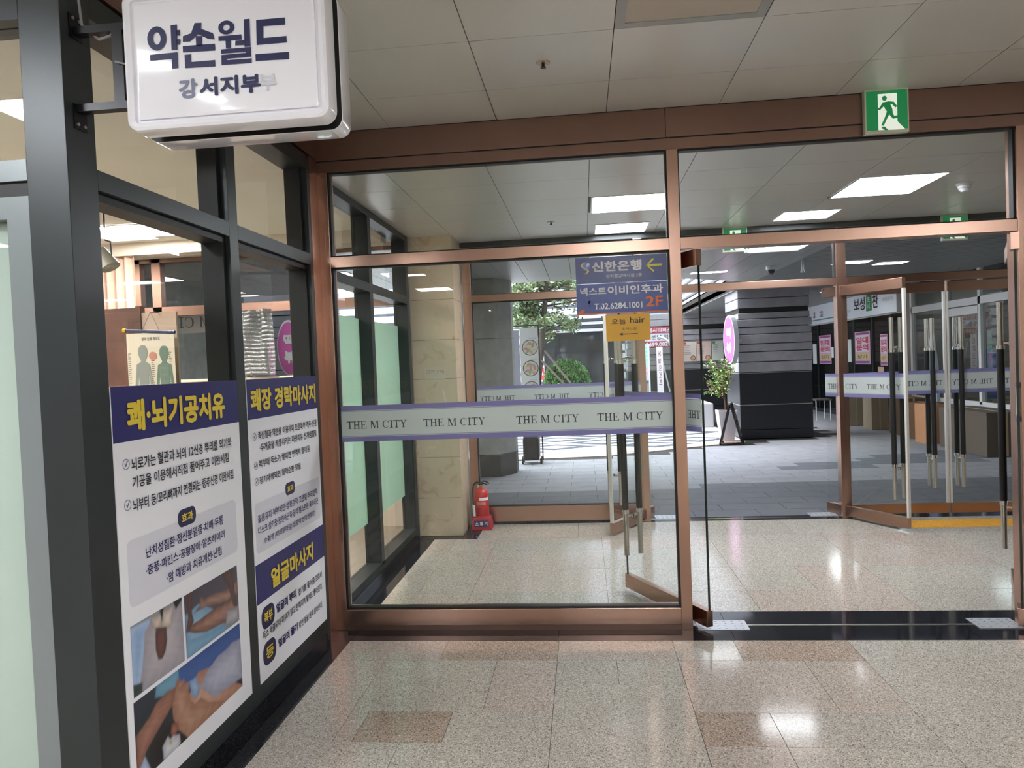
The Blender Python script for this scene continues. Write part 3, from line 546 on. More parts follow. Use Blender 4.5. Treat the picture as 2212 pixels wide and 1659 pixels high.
# directory signs stuck on the near fixed glass
def L2(body, x0, x1, z0, z1, m, p, bold=.02, y=None): lettering(body, (x0, y if y is not None else yc - .0085, z0), (x1-x0, 0, 0), (0, 0, z1-z0), m, p, bold)
SBL = mat('sign_blue', '#2f3a78', .3); SBL2 = mat('sign_blue_lower', '#33468c', .3); SWH = mat('sign_white', '#dcdde4', .4); SOR = mat('sign_orange', '#d86a35', .4); SYE = mat('arrow_yellow', '#d9cf4e', .4)
s1 = empty('bank_sign', (.225, yc, 1.92), 'blue bank sign with a yellow left arrow, upper sign on the glass', 'sign'); ys = yc - .005
part('board', SBL, s1, (-.024, yc-.007, 1.927, .474, ys, 2.072), bevel=0)
L2('신한은행', .066, .338, 1.989, 2.047, SWH, s1, .035); L2('양천향교역지점 2층', .142, .338, 1.953, 1.973, SWH, s1, .01)
def at1(px, pz): return (px, yc - .0085, pz)
b = MB(); ax, az = .362, 2.013
b.prism([at1(ax,az), at1(ax+.016,az-.006), at1(ax+.045,az-.032), at1(ax+.038,az-.037), at1(ax+.034,az-.035)], (0,-.0006,0)).prism([at1(ax,az), at1(ax+.034,az+.035), at1(ax+.038,az+.037), at1(ax+.045,az+.032), at1(ax+.016,az+.006)], (0,-.0006,0)).prism([at1(ax+.008,az-.0055), at1(ax+.085,az-.0055), at1(ax+.085,az+.0055), at1(ax+.008,az+.0055)], (0,-.0006,0)); b.build('arrow', SYE, s1)
MB().lathe((.031, yc-.0088, 2.025), [(.0001,0),(.024,0)], 24, 'y').build('emblem_disc', mat('emblem_blue', '#3c78c0', .3), s1)
b = MB(); 
for k in range(16):
    def sp(t_, w): a = t_ * 2 * math.pi; return (.027 + .017*math.sin(a)*-1 + w, yc - .0095, 2.045 - .065*t_)
    b.prism([sp(k/16, -.006), sp(k/16, .006), sp((k+1)/16, .006), sp((k+1)/16, -.006)], (0, -.0005, 0))
b.build('emblem_ribbon', mat('emblem_gold', '#d8b878', .35), s1)
MB().prism([at1(.036,2.018), at1(.047,2.024), at1(.055,2.034), at1(.05,2.042), at1(.04,2.04), at1(.036,2.03)], (0,-.002,0)).build('emblem_bird', SWH, s1)
s2 = empty('clinic_sign', (.22, yc, 1.76), 'blue clinic sign with an orange 2F under the bank sign', 'sign')
part('board', SBL2, s2, (-.024, yc-.007, 1.760, .474, ys, 1.925)); part('bottom_stripe', SOR, s2, (-.024, yc-.008, 1.757, .474, ys, 1.763))
L2('넥스트', -.003, .14, 1.862, 1.905, SWH, s2, .012); L2('이비인후과', .148, .45, 1.86, 1.91, SWH, s2, .03); L2('T.02.6284.1001', .07, .335, 1.782, 1.817, SWH, s2, .03); L2('2F', .353, .448, 1.786, 1.845, SOR, s2, .03)
MB().prism([at1(-.02,1.763), at1(.008,1.763), at1(.022,1.785), at1(-.002,1.785)], (0,-.0006,0)).build('orange_wedge', SOR, s2)
for P_ in ([(.02,1.80),(.035,1.80),(.07,1.85),(.055,1.85)], [(.055,1.80),(.07,1.80),(.035,1.85),(.02,1.85)], [(.10,1.80),(.112,1.80),(.125,1.84),(.113,1.84)]): MB().prism([at1(*q) for q in P_], (0,-.0005,0)).build('faint_stroke', mat('sign_blue_faint', '#414f92', .4), s2)
s3 = empty('hair_sign', (.25, yc, 1.6), 'yellow paper sign for a hair salon with a black left arrow', 'sign')
part('board', mat('sign_yellow', '#d9a520', .4), s3, (.132, yc-.007, 1.604, .374, ys, 1.75)); 
L2('오늘', .163, .242, 1.696, 1.726, INK, s3, .01); L2('hair', .264, .346, 1.700, 1.734, INK, s3, .012); L2('오시는길', .217, .298, 1.662, 1.678, INK, s3, .004)
b = MB(); b.box(.218, yc-.009, 1.6385, .305, yc-.0082, 1.6425).prism([at1(.203,1.6405), at1(.222,1.632), at1(.222,1.649)], (0,-.0006,0)); b.build('arrow', INK, s3)

# ------------------------------------------------------------------ door leaves
def leaf(name, label, heel, free, trim=False, words=None, flip=1, band_len=None, side=1, hx=.085):
    heel, free = Vector((*heel, 0)), Vector((*free, 0)); d = free - heel; Ln = d.length; rz = math.atan2(d.y, d.x)
    t = empty(name, heel, label, 'door', rz, kind='structure')
    def lp(nm, m, *bs, bevel=0):
        b = MB(); [b.box(*a) for a in bs]; return b.build(nm, m, t, True, bevel=bevel)
    lp('glass_leaf', GLS, (.004, -.006, .10, Ln-.004, .006, 2.0)); lp('bottom_rail', BRZ, (0, -.02, .025, Ln, .02, .115), bevel=.0015); lp('top_rail', BRZ, (0, -.02, 1.99, Ln, .02, 2.078), bevel=.0015)
    if trim: lp('edge_trim', mat('white_aluminium', '#d5d2ca', .35, .2), (Ln-.012, -.014, .115, Ln+.006, .014, 1.99))
    else: lp('glass_edge', mat('glass_edge_dark', '#1c2a26', .1), (Ln-.004, -.006, .115, Ln, .006, 1.99), (0, -.006, .115, .004, .006, 1.99))
    for s_ in (-1, 1):
        y = s_ * .052; x = Ln - hx
        h = MB().cyl((x,y,.258),(x,y,.53),.0165,16).cyl((x,y,1.49),(x,y,1.757),.0165,16).cyl((x,y,.27),(x,y,1.745),.012,12).build('handle', SIL, t, True, smooth=True)
        MB().cyl((x,y,.548),(x,y,1.475),.0205,18).build('grip', BLK, h, True, smooth=True)
        MB().cyl((x,y,.525),(x,y,.550),.0222,18).cyl((x,y,1.472),(x,y,1.497),.0222,18).build('grip_collar', CHR, h, True, smooth=True)
        MB().cyl((x,s_*.006,.51),(x,y,.51),.007,12).cyl((x,s_*.006,.51),(x,s_*.012,.51),.013,14).cyl((x,s_*.006,1.51),(x,y,1.51),.007,12).cyl((x,s_*.006,1.51),(x,s_*.012,1.51),.013,14).build('standoff', CHR, h, True, smooth=True)
    if words is not None: band(t, (.006, 0, 0), (1, 0, 0), Ln-.012, 1.09, 1.298, words, flip, True, n=(0, side, 0), off=.0065)
    MB().cyl((.03,-.021,2.06),(.03,-.018,2.06),.006).build('pivot_screw', BLK, t, True); return t
W4 = [(.06, .40), (.46, .80)]
leaf('door_2', 'left glass leaf of the near doorway, standing open with its handles behind the fixed glass', (.635, 3.985), (.236, 4.71), False, [(.012, .34), (.46, .80)], 1, side=1)
leaf('door_3', 'right glass leaf of the near doorway, standing open edge-on at the right edge', (2.235, 3.985), (2.602, 4.71), False, W4, 1, side=1)
leaf('door_4', 'left glass leaf of the far open doorway, swung into the vestibule', (.60, 6.87), (.192, 6.165), True, W4, -1, side=1)
leaf('door_5', 'right glass leaf of the far open doorway, swung into the vestibule with a white edge trim', (2.205, 6.895), (2.605, 6.165), True, [(.03, .36), (.45, .78)], 1, side=-1)
leaf('door_6', 'left leaf of the closed far glass door pair', (2.352, 6.755), (3.188, 6.755), True, W4, -1, side=-1, hx=.13)
leaf('door_7', 'right leaf of the closed far glass door pair', (4.045, 6.755), (3.207, 6.755), True, W4, 1, side=1, hx=.09)
PLT = mat('floor_plate_steel', '#c9ccd2', .35, .6)
def floor_plate(x0, y0, w, d, label, n=4):
    t = empty('pivot_plate', (x0, y0, 0), label, 'plate'); part('plate', PLT, t, (x0, y0, .0005, x0+w, y0+d, .004)); b = MB()
    for i in range(int(w/.045)):
        for j in range(int(d/.035)): cx, cy = x0+.022+i*.045, y0+.018+j*.035; s_ = .008 if (i+j) % 2 else -.008; b.prism([(cx-.009,cy-s_*.6,.004),(cx-.007,cy-s_*.6-.002,.004),(cx+.009,cy+s_*.6-.0,.004),(cx+.007,cy+s_*.6+.002,.004)], (0,0,.0008))
    b.build('tread_pattern', mat('tread_dark', '#555a60', .4, .6), t, kind='stuff')
floor_plate(.575, 4.005, .275, .14, 'patterned steel floor plate under the left leaf of the near doorway')
floor_plate(2.04, 4.02, .225, .145, 'patterned steel floor plate under the right leaf of the near doorway')
floor_plate(2.02, 6.80, .24, .16, 'patterned steel floor plate under the right leaf of the far open doorway')
floor_plate(.62, 6.80, .24, .16, 'patterned steel floor plate under the left leaf of the far open doorway')
# ================================================================== FAR FACADE (plane Y = G)
f2 = empty('wall_far', (0, G, 0), 'bronze and glass partition between the vestibule and the outdoor passage', 'partition', kind='structure')
Gb = G + .10
for x0, x1 in ((-1.10, -1.02), (.487, .567), (2.264, 2.347), (4.055, 4.135)): part('post', BRZ, f2, (x0, G, 0, x1, Gb, 2.60), bevel=.0015)
for x0, x1 in ((-1.02, .487), (.567, 2.264), (2.347, 4.055)): part('transom', BRZ, f2, (x0, G, 2.09, x1, Gb, 2.155), bevel=.0015)
part('sill', BRZ, f2, (-1.02, G, .025, .487, Gb, .166), bevel=.0015); part('kick_strip', BGR, f2, (-1.02, G-.005, 0, .487, Gb, .025))
part('header', DRK, f2, (-1.11, G, 2.60, 4.3, Gb, 2.66), bevel=.001); part('side_panel', BRZD, f2, (4.135, G, 0, 6.1, Gb, 2.66))
yg = G + .05
glazed(-1.02, .487, .166, 2.09, f2, yg, .008); glazed(-1.02, .487, 2.155, 2.60, f2, yg, .006); glazed(.567, 2.264, 2.155, 2.60, f2, yg, .006); glazed(2.347, 4.055, 2.155, 2.60, f2, yg, .006)
band(f2, (-1.01, yg, 0), (1, 0, 0), 1.49, 1.09, 1.298, [(.03, .36), (.54, .87), (1.05, 1.38)], -1)
tag(B(4.3, Fb, 0, 4.4, G, VC).build('wall_right', WALL), 'plain side wall closing the vestibule on the right', 'wall', kind='structure')
# vestibule side window on the left (plane X = -1.5)
XV = -1.5; sv = empty('window_3', (XV, 5.1, 0), 'charcoal framed side window of the vestibule with green frosted film', 'window', kind='structure')
E0 = XV - .12
part('mullion', DRK, sv, (E0, 5.07, .08, XV, 5.145, 2.60), bevel=.0015); part('end_post', DRK, sv, (E0, 6.16, 0, XV, 6.25, 2.66), bevel=.0015); part('start_post', DRK, sv, (E0, F+.0, 0, XV, Fb+.10, 2.66), bevel=.0015)
part('top_frame', DRK, sv, (E0, Fb, 2.60, XV, 6.16, 2.66), bevel=.001); part('transom', DRK, sv, (E0, Fb+.10, 2.055, XV, 5.07, 2.12), (E0, 5.145, 2.055, XV, 6.16, 2.12), bevel=.001)
part('sill', DRK, sv, (E0, Fb, .045, XV, 6.16, .10), bevel=.001); part('base', BGR, sv, (E0, Fb, 0, XV+.004, 6.25, .045)); part('edge_bead', SIL, sv, (XV-.004, 6.25, 0, XV+.006, 6.262, 2.65))
FG = glassy('green_frosted_film', film='#bcdacb', film_a=.86, transl=.55, refl=.6)
for a, b_ in ((Fb+.10, 5.07), (5.145, 6.16)):
    part('glass_pane', GLS, sv, (E0+.02, a, .10, E0+.026, b_, 2.055)); part('glass_pane', GLS, sv, (E0+.02, a, 2.12, E0+.026, b_, 2.60)); part('frosted_film', FG, sv, (E0+.0265, a, .39, E0+.028, b_, 1.868))
# marble pillar
mp = empty('marble_pillar', (-1.3, 6.5, 0), 'beige polished marble pillar in the far left corner of the vestibule', 'pillar', kind='structure')
zz = [0, .34, .70, 1.05, 1.395, 1.74, 2.093, 2.44, 2.65]
for a, b_ in zip(zz[:-1], zz[1:]):
    o = part('marble_slab', MBL, mp, (-1.62, 6.285, a+.001, -1.111, 6.84, b_-.001), bevel=.001)
part('core', GAP, mp, (-1.615, 6.29, 0, -1.116, 6.835, 2.65))
def notice(x0, x1, z0, z1, label, rows=3):
    t = empty('wall_notice', (x0, 6.283, z0), label, 'notice'); part('sheet', mat('clear_acrylic', '#cfc7b4', .2), t, (x0, 6.281, z0, x1, 6.285, z1)); return t
t = notice(-1.40, -1.21, 1.395, 1.50, 'small pale acrylic notice on the marble pillar'); lettering('금연구역', (-1.385, 6.280, 1.44), (.16,0,0), (0,0,.035), mat('faint_red', '#b98a7c', .5), t, .01)
# exit signs
EGR = mat('exit_green', '#12703f', .35, emit='#12703f', est=.25); EWH = mat('exit_white', '#dfe6da', .35, emit='#dfe6da', est=.25)
def exit_sign(x, y, z, w, h, label, group=None):
    t = empty('exit_sign', (x, y, z), label, 'sign', group=group); d = .035
    part('housing', mat('exit_housing', '#c9c9b8', .4), t, (x-w/2, y-d, z-h/2, x+w/2, y, z+h/2), bevel=.004)
    iw, ih = w*.46, h*.43; Y_ = y-d-.001; part('green_face', EGR, t, (x-iw, Y_, z-ih, x+iw, y-d+.001, z+ih))
    q = lambda u, v: (x + u*w, Y_-.0006, z + v*h)
    MB().prism([q(-.20,.36),q(.23,.36),q(.23,-.06),q(.23,-.26),q(.40,-.44),q(.18,-.44),q(-.20,-.43)], (0,-.0005,0)).build('doorway_shape', EWH, t)
    def q2(u, v): return (x + u*w, Y_-.0014, z + v*h)
    b = MB(); b.prism([q2(-.05+.055*math.cos(k*math.pi/8), .26+.055*math.sin(k*math.pi/8)) for k in range(16)], (0,-.0004,0))
    for poly in ([(-.10,.17),(.05,.19),(.12,.02),(.02,-.06),(-.04,.02)], [(-.08,.18),(-.17,.06),(-.26,.06),(-.26,.015),(-.15,.015),(-.05,.10)], [(.03,.19),(.16,.17),(.23,.07),(.19,.04),(.12,.12),(.05,.13)],
                 [(.02,-.04),(.12,.02),(.13,-.08),(.16,-.14),(.30,-.12),(.33,-.18),(.13,-.20),(.06,-.12)], [(.0,-.02),(.07,-.06),(-.02,-.22),(-.08,-.34),(-.14,-.33),(-.06,-.18)], [(-.14,-.36),(-.06,-.36),(.02,-.44),(-.05,-.44),(-.1,-.41)]):
        b.prism([q2(u, v) for u, v in poly], (0,-.0004,0))
    b.build('running_figure', EGR, t)
exit_sign(1.618, F-.001, 2.742, .222, .235, 'green running man exit sign on the near bronze header right of the middle post')
exit_sign(1.39, G, 2.535, .215, .225, 'dim green exit sign on the far header above the open far doorway', None)
exit_sign(3.255, G, 2.535, .215, .225, 'dim green exit sign on the far header above the closed far doors', None)
# ================================================================== PROJECTING SHOP SIGN
ps = empty('projecting_sign', (-.95, 2.04, 2.2), 'white rounded projecting shop sign with navy lettering on black arms', 'sign')
def rr3(x0, x1, z0, z1, r, y, n=7):
    P_ = []
    for cx, cz, a in ((x1-r, z1-r, 0), (x0+r, z1-r, 90), (x0+r, z0+r, 180), (x1-r, z0+r, 270)):
        for k in range(n+1): t_ = math.radians(a + 90*k/n); P_.append((cx + r*math.cos(t_), y, cz + r*math.sin(t_)))
    return P_
def shell(name, lay, m, p):     # rounded tray: stack of rounded outlines (inset, y)
    b = MB(); rings = [rr3(X0+i_, X1-i_, Z0+i_, Z1-i_, max(.004, RR-i_), y_) for i_, y_ in lay]; n = len(rings[0]); b.v = [v for r_ in rings for v in r_]
    for k in range(len(rings)-1): b.f += [(k*n+i, k*n+(i+1)%n, (k+1)*n+(i+1)%n, (k+1)*n+i) for i in range(n)]
    b.f += [tuple(range(n)), tuple(range(len(b.v)-1, len(b.v)-n-1, -1))]; b.m = [0]*len(b.f)
    o = b.build(name, m, p); bm = bmesh.new(); bm.from_mesh(o.data); bmesh.ops.recalc_face_normals(bm, faces=bm.faces); bm.to_mesh(o.data); bm.free()
    o.data.polygons.foreach_set('use_smooth', [True]*len(o.data.polygons)); o.data.set_sharp_from_angle(angle=math.radians(35)); return o
X0, X1, Z0, Z1, RR = -1.243, -.657, 2.188, 2.575, .035
ACR = mat('sign_acrylic', '#e8e8ee', .12, coat=.6)
shell('front_tray', [(.026,1.935),(.024,1.928),(.012,1.922),(.004,1.926),(.0,1.936),(.0,1.982),(.003,1.985)], ACR, ps)
shell('gap_frame', [(.002,1.9855),(.03,1.987),(.03,2.024),(.001,2.0255)], BLK, ps)
shell('rear_tray', [(.003,2.026),(.0,2.029),(.0,2.104),(.004,2.114),(.012,2.118),(.026,2.112)], ACR, ps)
shell('front_panel', [(.034,1.934),(.034,1.929),(.04,1.926)], ACR, ps)
SNV = mat('sign_navy', '#232850', .35); SG1 = mat('sign_navy_faded', '#6f748c', .4); SG2 = mat('sign_ghost', '#c2c2cc', .4)
def L3(body, x0, x1, z0, z1, m, bold): lettering(body, (x0, 1.9245, z0), (x1-x0, 0, 0), (0, 0, z1-z0), m, ps, bold)
b = MB()
for P_ in [[(-1.099,2.471),(-1.081,2.472),(-1.083,2.404),(-1.1,2.404)],[(-1.083,2.457),(-1.073,2.457),(-1.074,2.442),(-1.083,2.442)],[(-1.084,2.432),(-1.073,2.432),(-1.074,2.417),(-1.084,2.417)],[(-1.164,2.396),(-1.083,2.397),(-1.083,2.354),(-1.101,2.353),(-1.101,2.38),(-1.164,2.38)],[(-1.029,2.472),(-1.01,2.471),(-1.012,2.455),(-0.978,2.44),(-0.974,2.423),(-0.993,2.426),(-1.021,2.441),(-1.046,2.423),(-1.066,2.424),(-1.065,2.439),(-1.041,2.445)],[(-1.028,2.436),(-1.01,2.435),(-1.01,2.409),(-1.028,2.409)],[(-1.067,2.412),(-0.974,2.411),(-0.974,2.393),(-1.067,2.395)],[(-1.063,2.388),(-1.045,2.388),(-1.045,2.367),(-0.976,2.367),(-0.976,2.35),(-1.063,2.352)],[(-0.963,2.43),(-0.897,2.43),(-0.897,2.416),(-0.963,2.418)],[(-0.943,2.419),(-0.928,2.418),(-0.929,2.395),(-0.943,2.396)],[(-0.915,2.414),(-0.889,2.414),(-0.889,2.401),(-0.916,2.402)],[(-0.888,2.47),(-0.872,2.47),(-0.873,2.396),(-0.89,2.396)],[(-0.957,2.394),(-0.871,2.394),(-0.872,2.368),(-0.942,2.368),(-0.942,2.364),(-0.871,2.363),(-0.872,2.351),(-0.958,2.352),(-0.957,2.379),(-0.886,2.379),(-0.886,2.382),(-0.958,2.383)],[(-0.853,2.465),(-0.772,2.465),(-0.772,2.446),(-0.834,2.447),(-0.835,2.415),(-0.77,2.415),(-0.77,2.398),(-0.855,2.398)],[(-0.86,2.373),(-0.765,2.372),(-0.766,2.353),(-0.86,2.355)]]:
    b.prism([(x_, 1.9247, z_) for x_, z_ in P_], (0, -.0008, 0))
for cx, cz, rx, rz, ix, iz in ((-1.141,2.439,.028,.033,.011,.017),(-.939,2.452,.023,.019,.010,.008)):
    n = 28; ring = lambda a, c_, y_: [(cx + a*math.cos(2*math.pi*k/n), y_, cz + c_*math.sin(2*math.pi*k/n)) for k in range(n)]
    b.add(ring(rx, rz, 1.9239) + ring(ix, iz, 1.9239), [(k, (k+1)%n, (k+1)%n+n, k+n) for k in range(n)])
b.build('lettering', SNV, ps)
L3('강', -1.085, -1.030, 2.268, 2.322, SG1, .04); L3('서지부', -1.025, -.848, 2.270, 2.322, SNV, .04); L3('부', -.856, -.802, 2.272, 2.318, SG2, .03)
arm = mat('black_steel', '#1a1a1c', .35, .5)
for z_ in (2.525, 2.298):
    part('arm', arm, ps, (XL+.004, 2.03, z_, X0+.03, 2.06, z_+.022)); part('mounting_plate', arm, ps, (XL, 2.02, z_-.05 if z_ < 2.4 else z_-.01, XL+.004, 2.075, z_+.022 if z_ < 2.4 else z_+.06))
part('upright', arm, ps, (-1.345, 2.03, 2.32, -1.312, 2.06, 2.525))
for y_ in (2.033, 2.062):
    for z_ in (2.262, 2.575): MB().cyl((XL+.004, y_, z_), (XL+.008, y_, z_), .005).build('bolt', SIL, ps)
b = MB(); b.tube([(-1.462,2.05,HC),(-1.46,2.05,2.70),(-1.45,2.052,2.56),(-1.40,2.055,2.515),(-1.36,2.05,2.52),(-1.33,2.04,2.545)], .004, 8); b.build('power_cable', mat('cable_grey', '#8c8c8c', .5), ps); MB().tube([(-1.33,2.02,2.43),(-1.28,2.02,2.415),(-1.24,2.02,2.40)], .003, 8).build('power_cable', MATS['cable_grey'], ps)
# ================================================================== FIRE EXTINGUISHER
RED = mat('extinguisher_red', '#c2201c', .25, coat=.5); ex, ey = -.975, 6.55
st = empty('extinguisher_stand', (ex, ey, 0), 'red plastic floor stand lettered in white on navy beside the marble pillar', 'stand')
def frustum(x, y, z0, z1, a0, b0, a1, b1): 
    return MB().add([(x-a0,y-b0,z0),(x+a0,y-b0,z0),(x+a0,y+b0,z0),(x-a0,y+b0,z0),(x-a1,y-b1,z1),(x+a1,y-b1,z1),(x+a1,y+b1,z1),(x-a1,y+b1,z1)], [(0,3,2,1),(4,5,6,7),(0,1,5,4),(1,2,6,5),(2,3,7,6),(3,0,4,7)])
REDP = mat('stand_red', '#b02a3a', .45)
frustum(ex, ey, .0, .11, .095, .085, .08, .075).build('base', REDP, st, bevel=.006)
MB().lathe((ex, ey, .105), [(.060,0),(.080,0),(.078,.02),(.066,.02),(.066,0)], 28).build('collar', REDP, st, smooth=True)
MB().prism([(ex-.066, ey-.0835, .032),(ex+.066, ey-.0835, .032),(ex+.066, ey-.0785, .088),(ex-.066, ey-.0785, .088)], (0,-.001,0)).build('name_plate', mat('plate_navy', '#23305e', .4), st)
lettering('소 화 기', (ex-.056, ey-.0862, .042), (.112,0,0), (0,.0035,.038), SWH, st, .035)
fe = empty('fire_extinguisher', (ex, ey, .112), 'red fire extinguisher with white labels in its floor stand', 'extinguisher')
MB().lathe((ex, ey, .112), [(.001,0),(.055,0),(.063,.01),(.064,.20),(.060,.225),(.048,.248),(.028,.262),(.018,.268),(.016,.272),(.001,.272)], 32).build('cylinder', RED, fe, smooth=True)
MB().lathe((ex, ey, .112), [(.0645,.155),(.0645,.182)], 12, a0=math.radians(-105), a1=math.radians(-20)).build('upper_label', WPR, fe); MB().lathe((ex, ey, .112), [(.0645,.115),(.0645,.142)], 12, a0=math.radians(-130), a1=math.radians(-50)).build('lower_label', mat('label_pink', '#cf8078', .5), fe)
MB().lathe((ex, ey, .112), [(.0642,.0),(.0655,.085),(.0642,.09)], 24).build('lower_band', mat('band_red', '#a81c1c', .4), fe, smooth=True)
MB().cyl((ex, ey, .382),(ex, ey, .402),.016,14).build('valve', mat('brass', '#b99a54', .3, .9), fe)
MB().tube([(ex+.0,ey,.40),(ex+.005,ey,.425),(ex+.03,ey-.01,.440),(ex+.058,ey-.02,.432),(ex+.075,ey-.03,.418)], .006, 8).tube([(ex,ey,.41),(ex+.03,ey-.01,.418),(ex+.06,ey-.02,.405)], .005, 8).build('lever', BLK, fe)
MB().tube([(ex,ey,.415),(ex-.04,ey+.01,.43),(ex-.075,ey+.02,.40),(ex-.083,ey,.33),(ex-.075,ey-.03,.26),(ex-.07,ey-.035,.22)], .007, 10).build('hose', BLK, fe, smooth=True)
MB().cyl((ex-.066,ey-.045,.125),(ex-.07,ey-.042,.225),.012,12).build('nozzle', WHT, fe, smooth=True)
MB().cyl((ex-.024,ey-.012,.392),(ex-.030,ey-.018,.392),.014,14).build('gauge', SIL, fe)

# ================================================================== OUTDOORS: ground and soffit
gr = B(-30, 6.86, -.3, 30, 45, -.012).build('ground', GAP); tag(gr, 'paved outdoor passage and court beyond the far doors', 'ground', kind='structure')
def edge_y(x):      # curved border between passage and court
    P_ = [(-9, 11.2), (-1.1, 11.25), (.3, 11.40), (1.06, 11.82), (1.55, 12.14), (2.65, 12.75), (4.2, 13.6), (9, 16.5)]
    for (a, c), (b_, d_) in zip(P_[:-1], P_[1:]):
        if a <= x <= b_: return c + (d_-c)*(x-a)/(b_-a)
    return P_[-1][1]
far = MB(); cnt = 0; y = 6.862; r = 0
while y < 19.8:
    dy = .30; x = -2.6 - (.3 if r % 2 else 0)
    while x < 5.9:
        w = .60; x1 = min(x + w, 5.9); inside = all(y + dy < edge_y(q) for q in (x, x1)) or x > 4.0
        if inside and x1 - x > .1:
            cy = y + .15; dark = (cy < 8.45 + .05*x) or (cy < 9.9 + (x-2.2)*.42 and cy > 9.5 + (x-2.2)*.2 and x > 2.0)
            if cnt < 295 and -1.9 < x < 4.6 and y < 12.7:
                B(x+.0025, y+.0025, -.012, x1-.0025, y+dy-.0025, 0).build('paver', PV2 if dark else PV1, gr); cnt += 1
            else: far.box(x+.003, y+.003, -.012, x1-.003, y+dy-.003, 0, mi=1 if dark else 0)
        x += w
    y += dy; r += 1
far.build('distant_pavers', [PV1, PV2], gr, kind='stuff')
CW = mat('court_tile_white', '#d3d0cf', .5, var=.06, vscale=6); CP = mat('court_tile_pink', '#b59a92', .6, var=.1, vscale=6); CD = mat('court_tile_dark', '#4d525c', .55, var=.08, vscale=6)
PE = [(-9, 11.2), (-1.1, 11.25), (.3, 11.40), (1.06, 11.82), (1.55, 12.14), (2.65, 12.75), (2.74, 12.8)]
b = MB(); b.prism([(x, y_, -.011) for x, y_ in PE] + [(2.74, 26, -.011), (-20, 26, -.011), (-20, 11.2, -.011)], (0, 0, .008)); b.build('court_floor', CW, gr)
b = MB()
for (a, c), (d_, e) in zip(PE[:-1], PE[1:]): b.prism([(a, c, -.003), (d_, e, -.003), (d_, e+.28, -.003), (a, c+.28, -.003)], (0, 0, .003))
b.build('border_strip', CP, gr)
for j in range(-1, 6):
    for i in range(-4, 3):
        cx = i * 1.7 + (.85 if j % 2 else 0) + .3; cy = 12.15 + j * .62
        if cy - .5 < edge_y(max(-8.9, cx)) + .28 or cx > 2.2 or cy > 16: continue
        w, h = .74, .27
        MB().prism([(cx-w, cy, -.003), (cx, cy-h*1.6, -.003), (cx+w, cy, -.003), (cx, cy+h*1.6, -.003)], (0, 0, .0035)).build('court_diamond', CD, gr)
        MB().prism([(cx-w*.5, cy, .0005), (cx, cy-h*.8, .0005), (cx+w*.5, cy, .0005), (cx, cy+h*.8, .0005)], (0, 0, .001)).build('court_inlay', CW, gr)
# soffit over the passage
so = empty('ceiling', (0, 9, OC), 'metal panel soffit over the outdoor passage', 'ceiling', kind='structure')
def so_y(x):
    P_ = [(-12, 10.4), (-1.0, 10.30), (-.09, 10.24), (.8, 10.42), (1.465, 10.76), (2.474, 11.66), (2.74, 11.95)]
    if x >= 2.72: return 20.2
    for (a, c), (b_, d_) in zip(P_[:-1], P_[1:]):
        if a <= x <= b_: return c + (d_-c)*(x-a)/(b_-a)
x = -4.92
while x < 2.71:
    x1 = min(x + .30, 2.72)
    MB().prism([(x+.003, Gb, OC), (x1-.003, Gb, OC), (x1-.003, min(so_y(x1-.003), 13.1), OC), (x+.003, min(so_y(x), 13.1), OC)], (0, 0, .012)).build('soffit_panel', CEIL2, so)
    x += .30
y = Gb; b = MB(); n = 0
PLK = mat('soffit_plank_grey', '#8c8f8d', .4, .2, var=.05, vscale=2)
while y < 19.9:
    if n < 60: B(2.72, y+.010, OC+.002, 5.9, y+.110, OC+.014).build('soffit_plank', PLK, so)
    else: b.box(2.72, y+.004, OC+.002, 5.9, y+.116, OC+.014)
    y += .12; n += 1
b.build('distant_planks', PLK, so, kind='stuff')
BLD = mat('building_mass', '#9a9aa0', .8)
b = MB(); b.prism([(-4.9, Gb, OC+.014), (5.9, Gb, OC+.014), (5.9, 20.2, OC+.014), (2.72, 20.2, OC+.014), (2.72, 11.93, OC+.014), (2.474, 11.64, OC+.014), (1.465, 10.74, OC+.014), (.8, 10.40, OC+.014), (-.09, 10.22, OC+.014), (-1.0, 10.28, OC+.014), (-4.9, 10.3, OC+.014)], (0, 0, .25)); b.build('soffit_backing', GAP, so)
tag(B(-30, -6.3, 3.06, 6.1, 10.2, 14).build('wall_upper', BLD), 'upper storeys of the building over the hall and passage', 'building', kind='structure')
tag(B(2.95, 10.2, 3.06, 6.1, 20.2, 9).build('wall_upper', BLD), 'upper storeys of the building over the shop row on the right', 'building', kind='structure')
tag(B(-30, 6.2, 0, -4.92, 10.2, 3.06).build('wall_outer', MBD), 'grey outer wall beyond the massage shop on the left', 'wall', kind='structure')
for a in ((1.82,8.05,2.42,8.35,'long lit panel in the outdoor soffit nearest to the far facade, above the open doorway'),(3.3,9.7,3.75,10.0,'lit soffit panel just right of the far bronze post'),(3.93,10.02,4.33,10.3,'dimmer lit soffit panel right of the one beside the far bronze post'),(1.5,10.05,2.0,10.25,'lit soffit panel by the curved soffit edge left of the dome camera'),(-3.3,8.2,-2.7,8.6,'lit soffit panel outside the massage shop back window'),(4.6,14.0,5.0,14.6,'far lit soffit panel in front of the shop name board')):
    ceiling_light(a[0], a[1], a[2], a[3], OC - .002, a[4], 'outdoor soffit lights', EMO)
for y_ in (9.5, 12.5, 16.5): ceiling_light(6.6, y_, 7.2, y_+.6, 2.65, 'added fill panel brightening the glazed shop on the right of the passage', 'added shop row fill lights', EMO)  # added emitters that brighten the dark shop row behind its glass
t = empty('dome_camera', (2.497, 9.838, OC), 'white dome security camera under the outdoor soffit', 'camera')
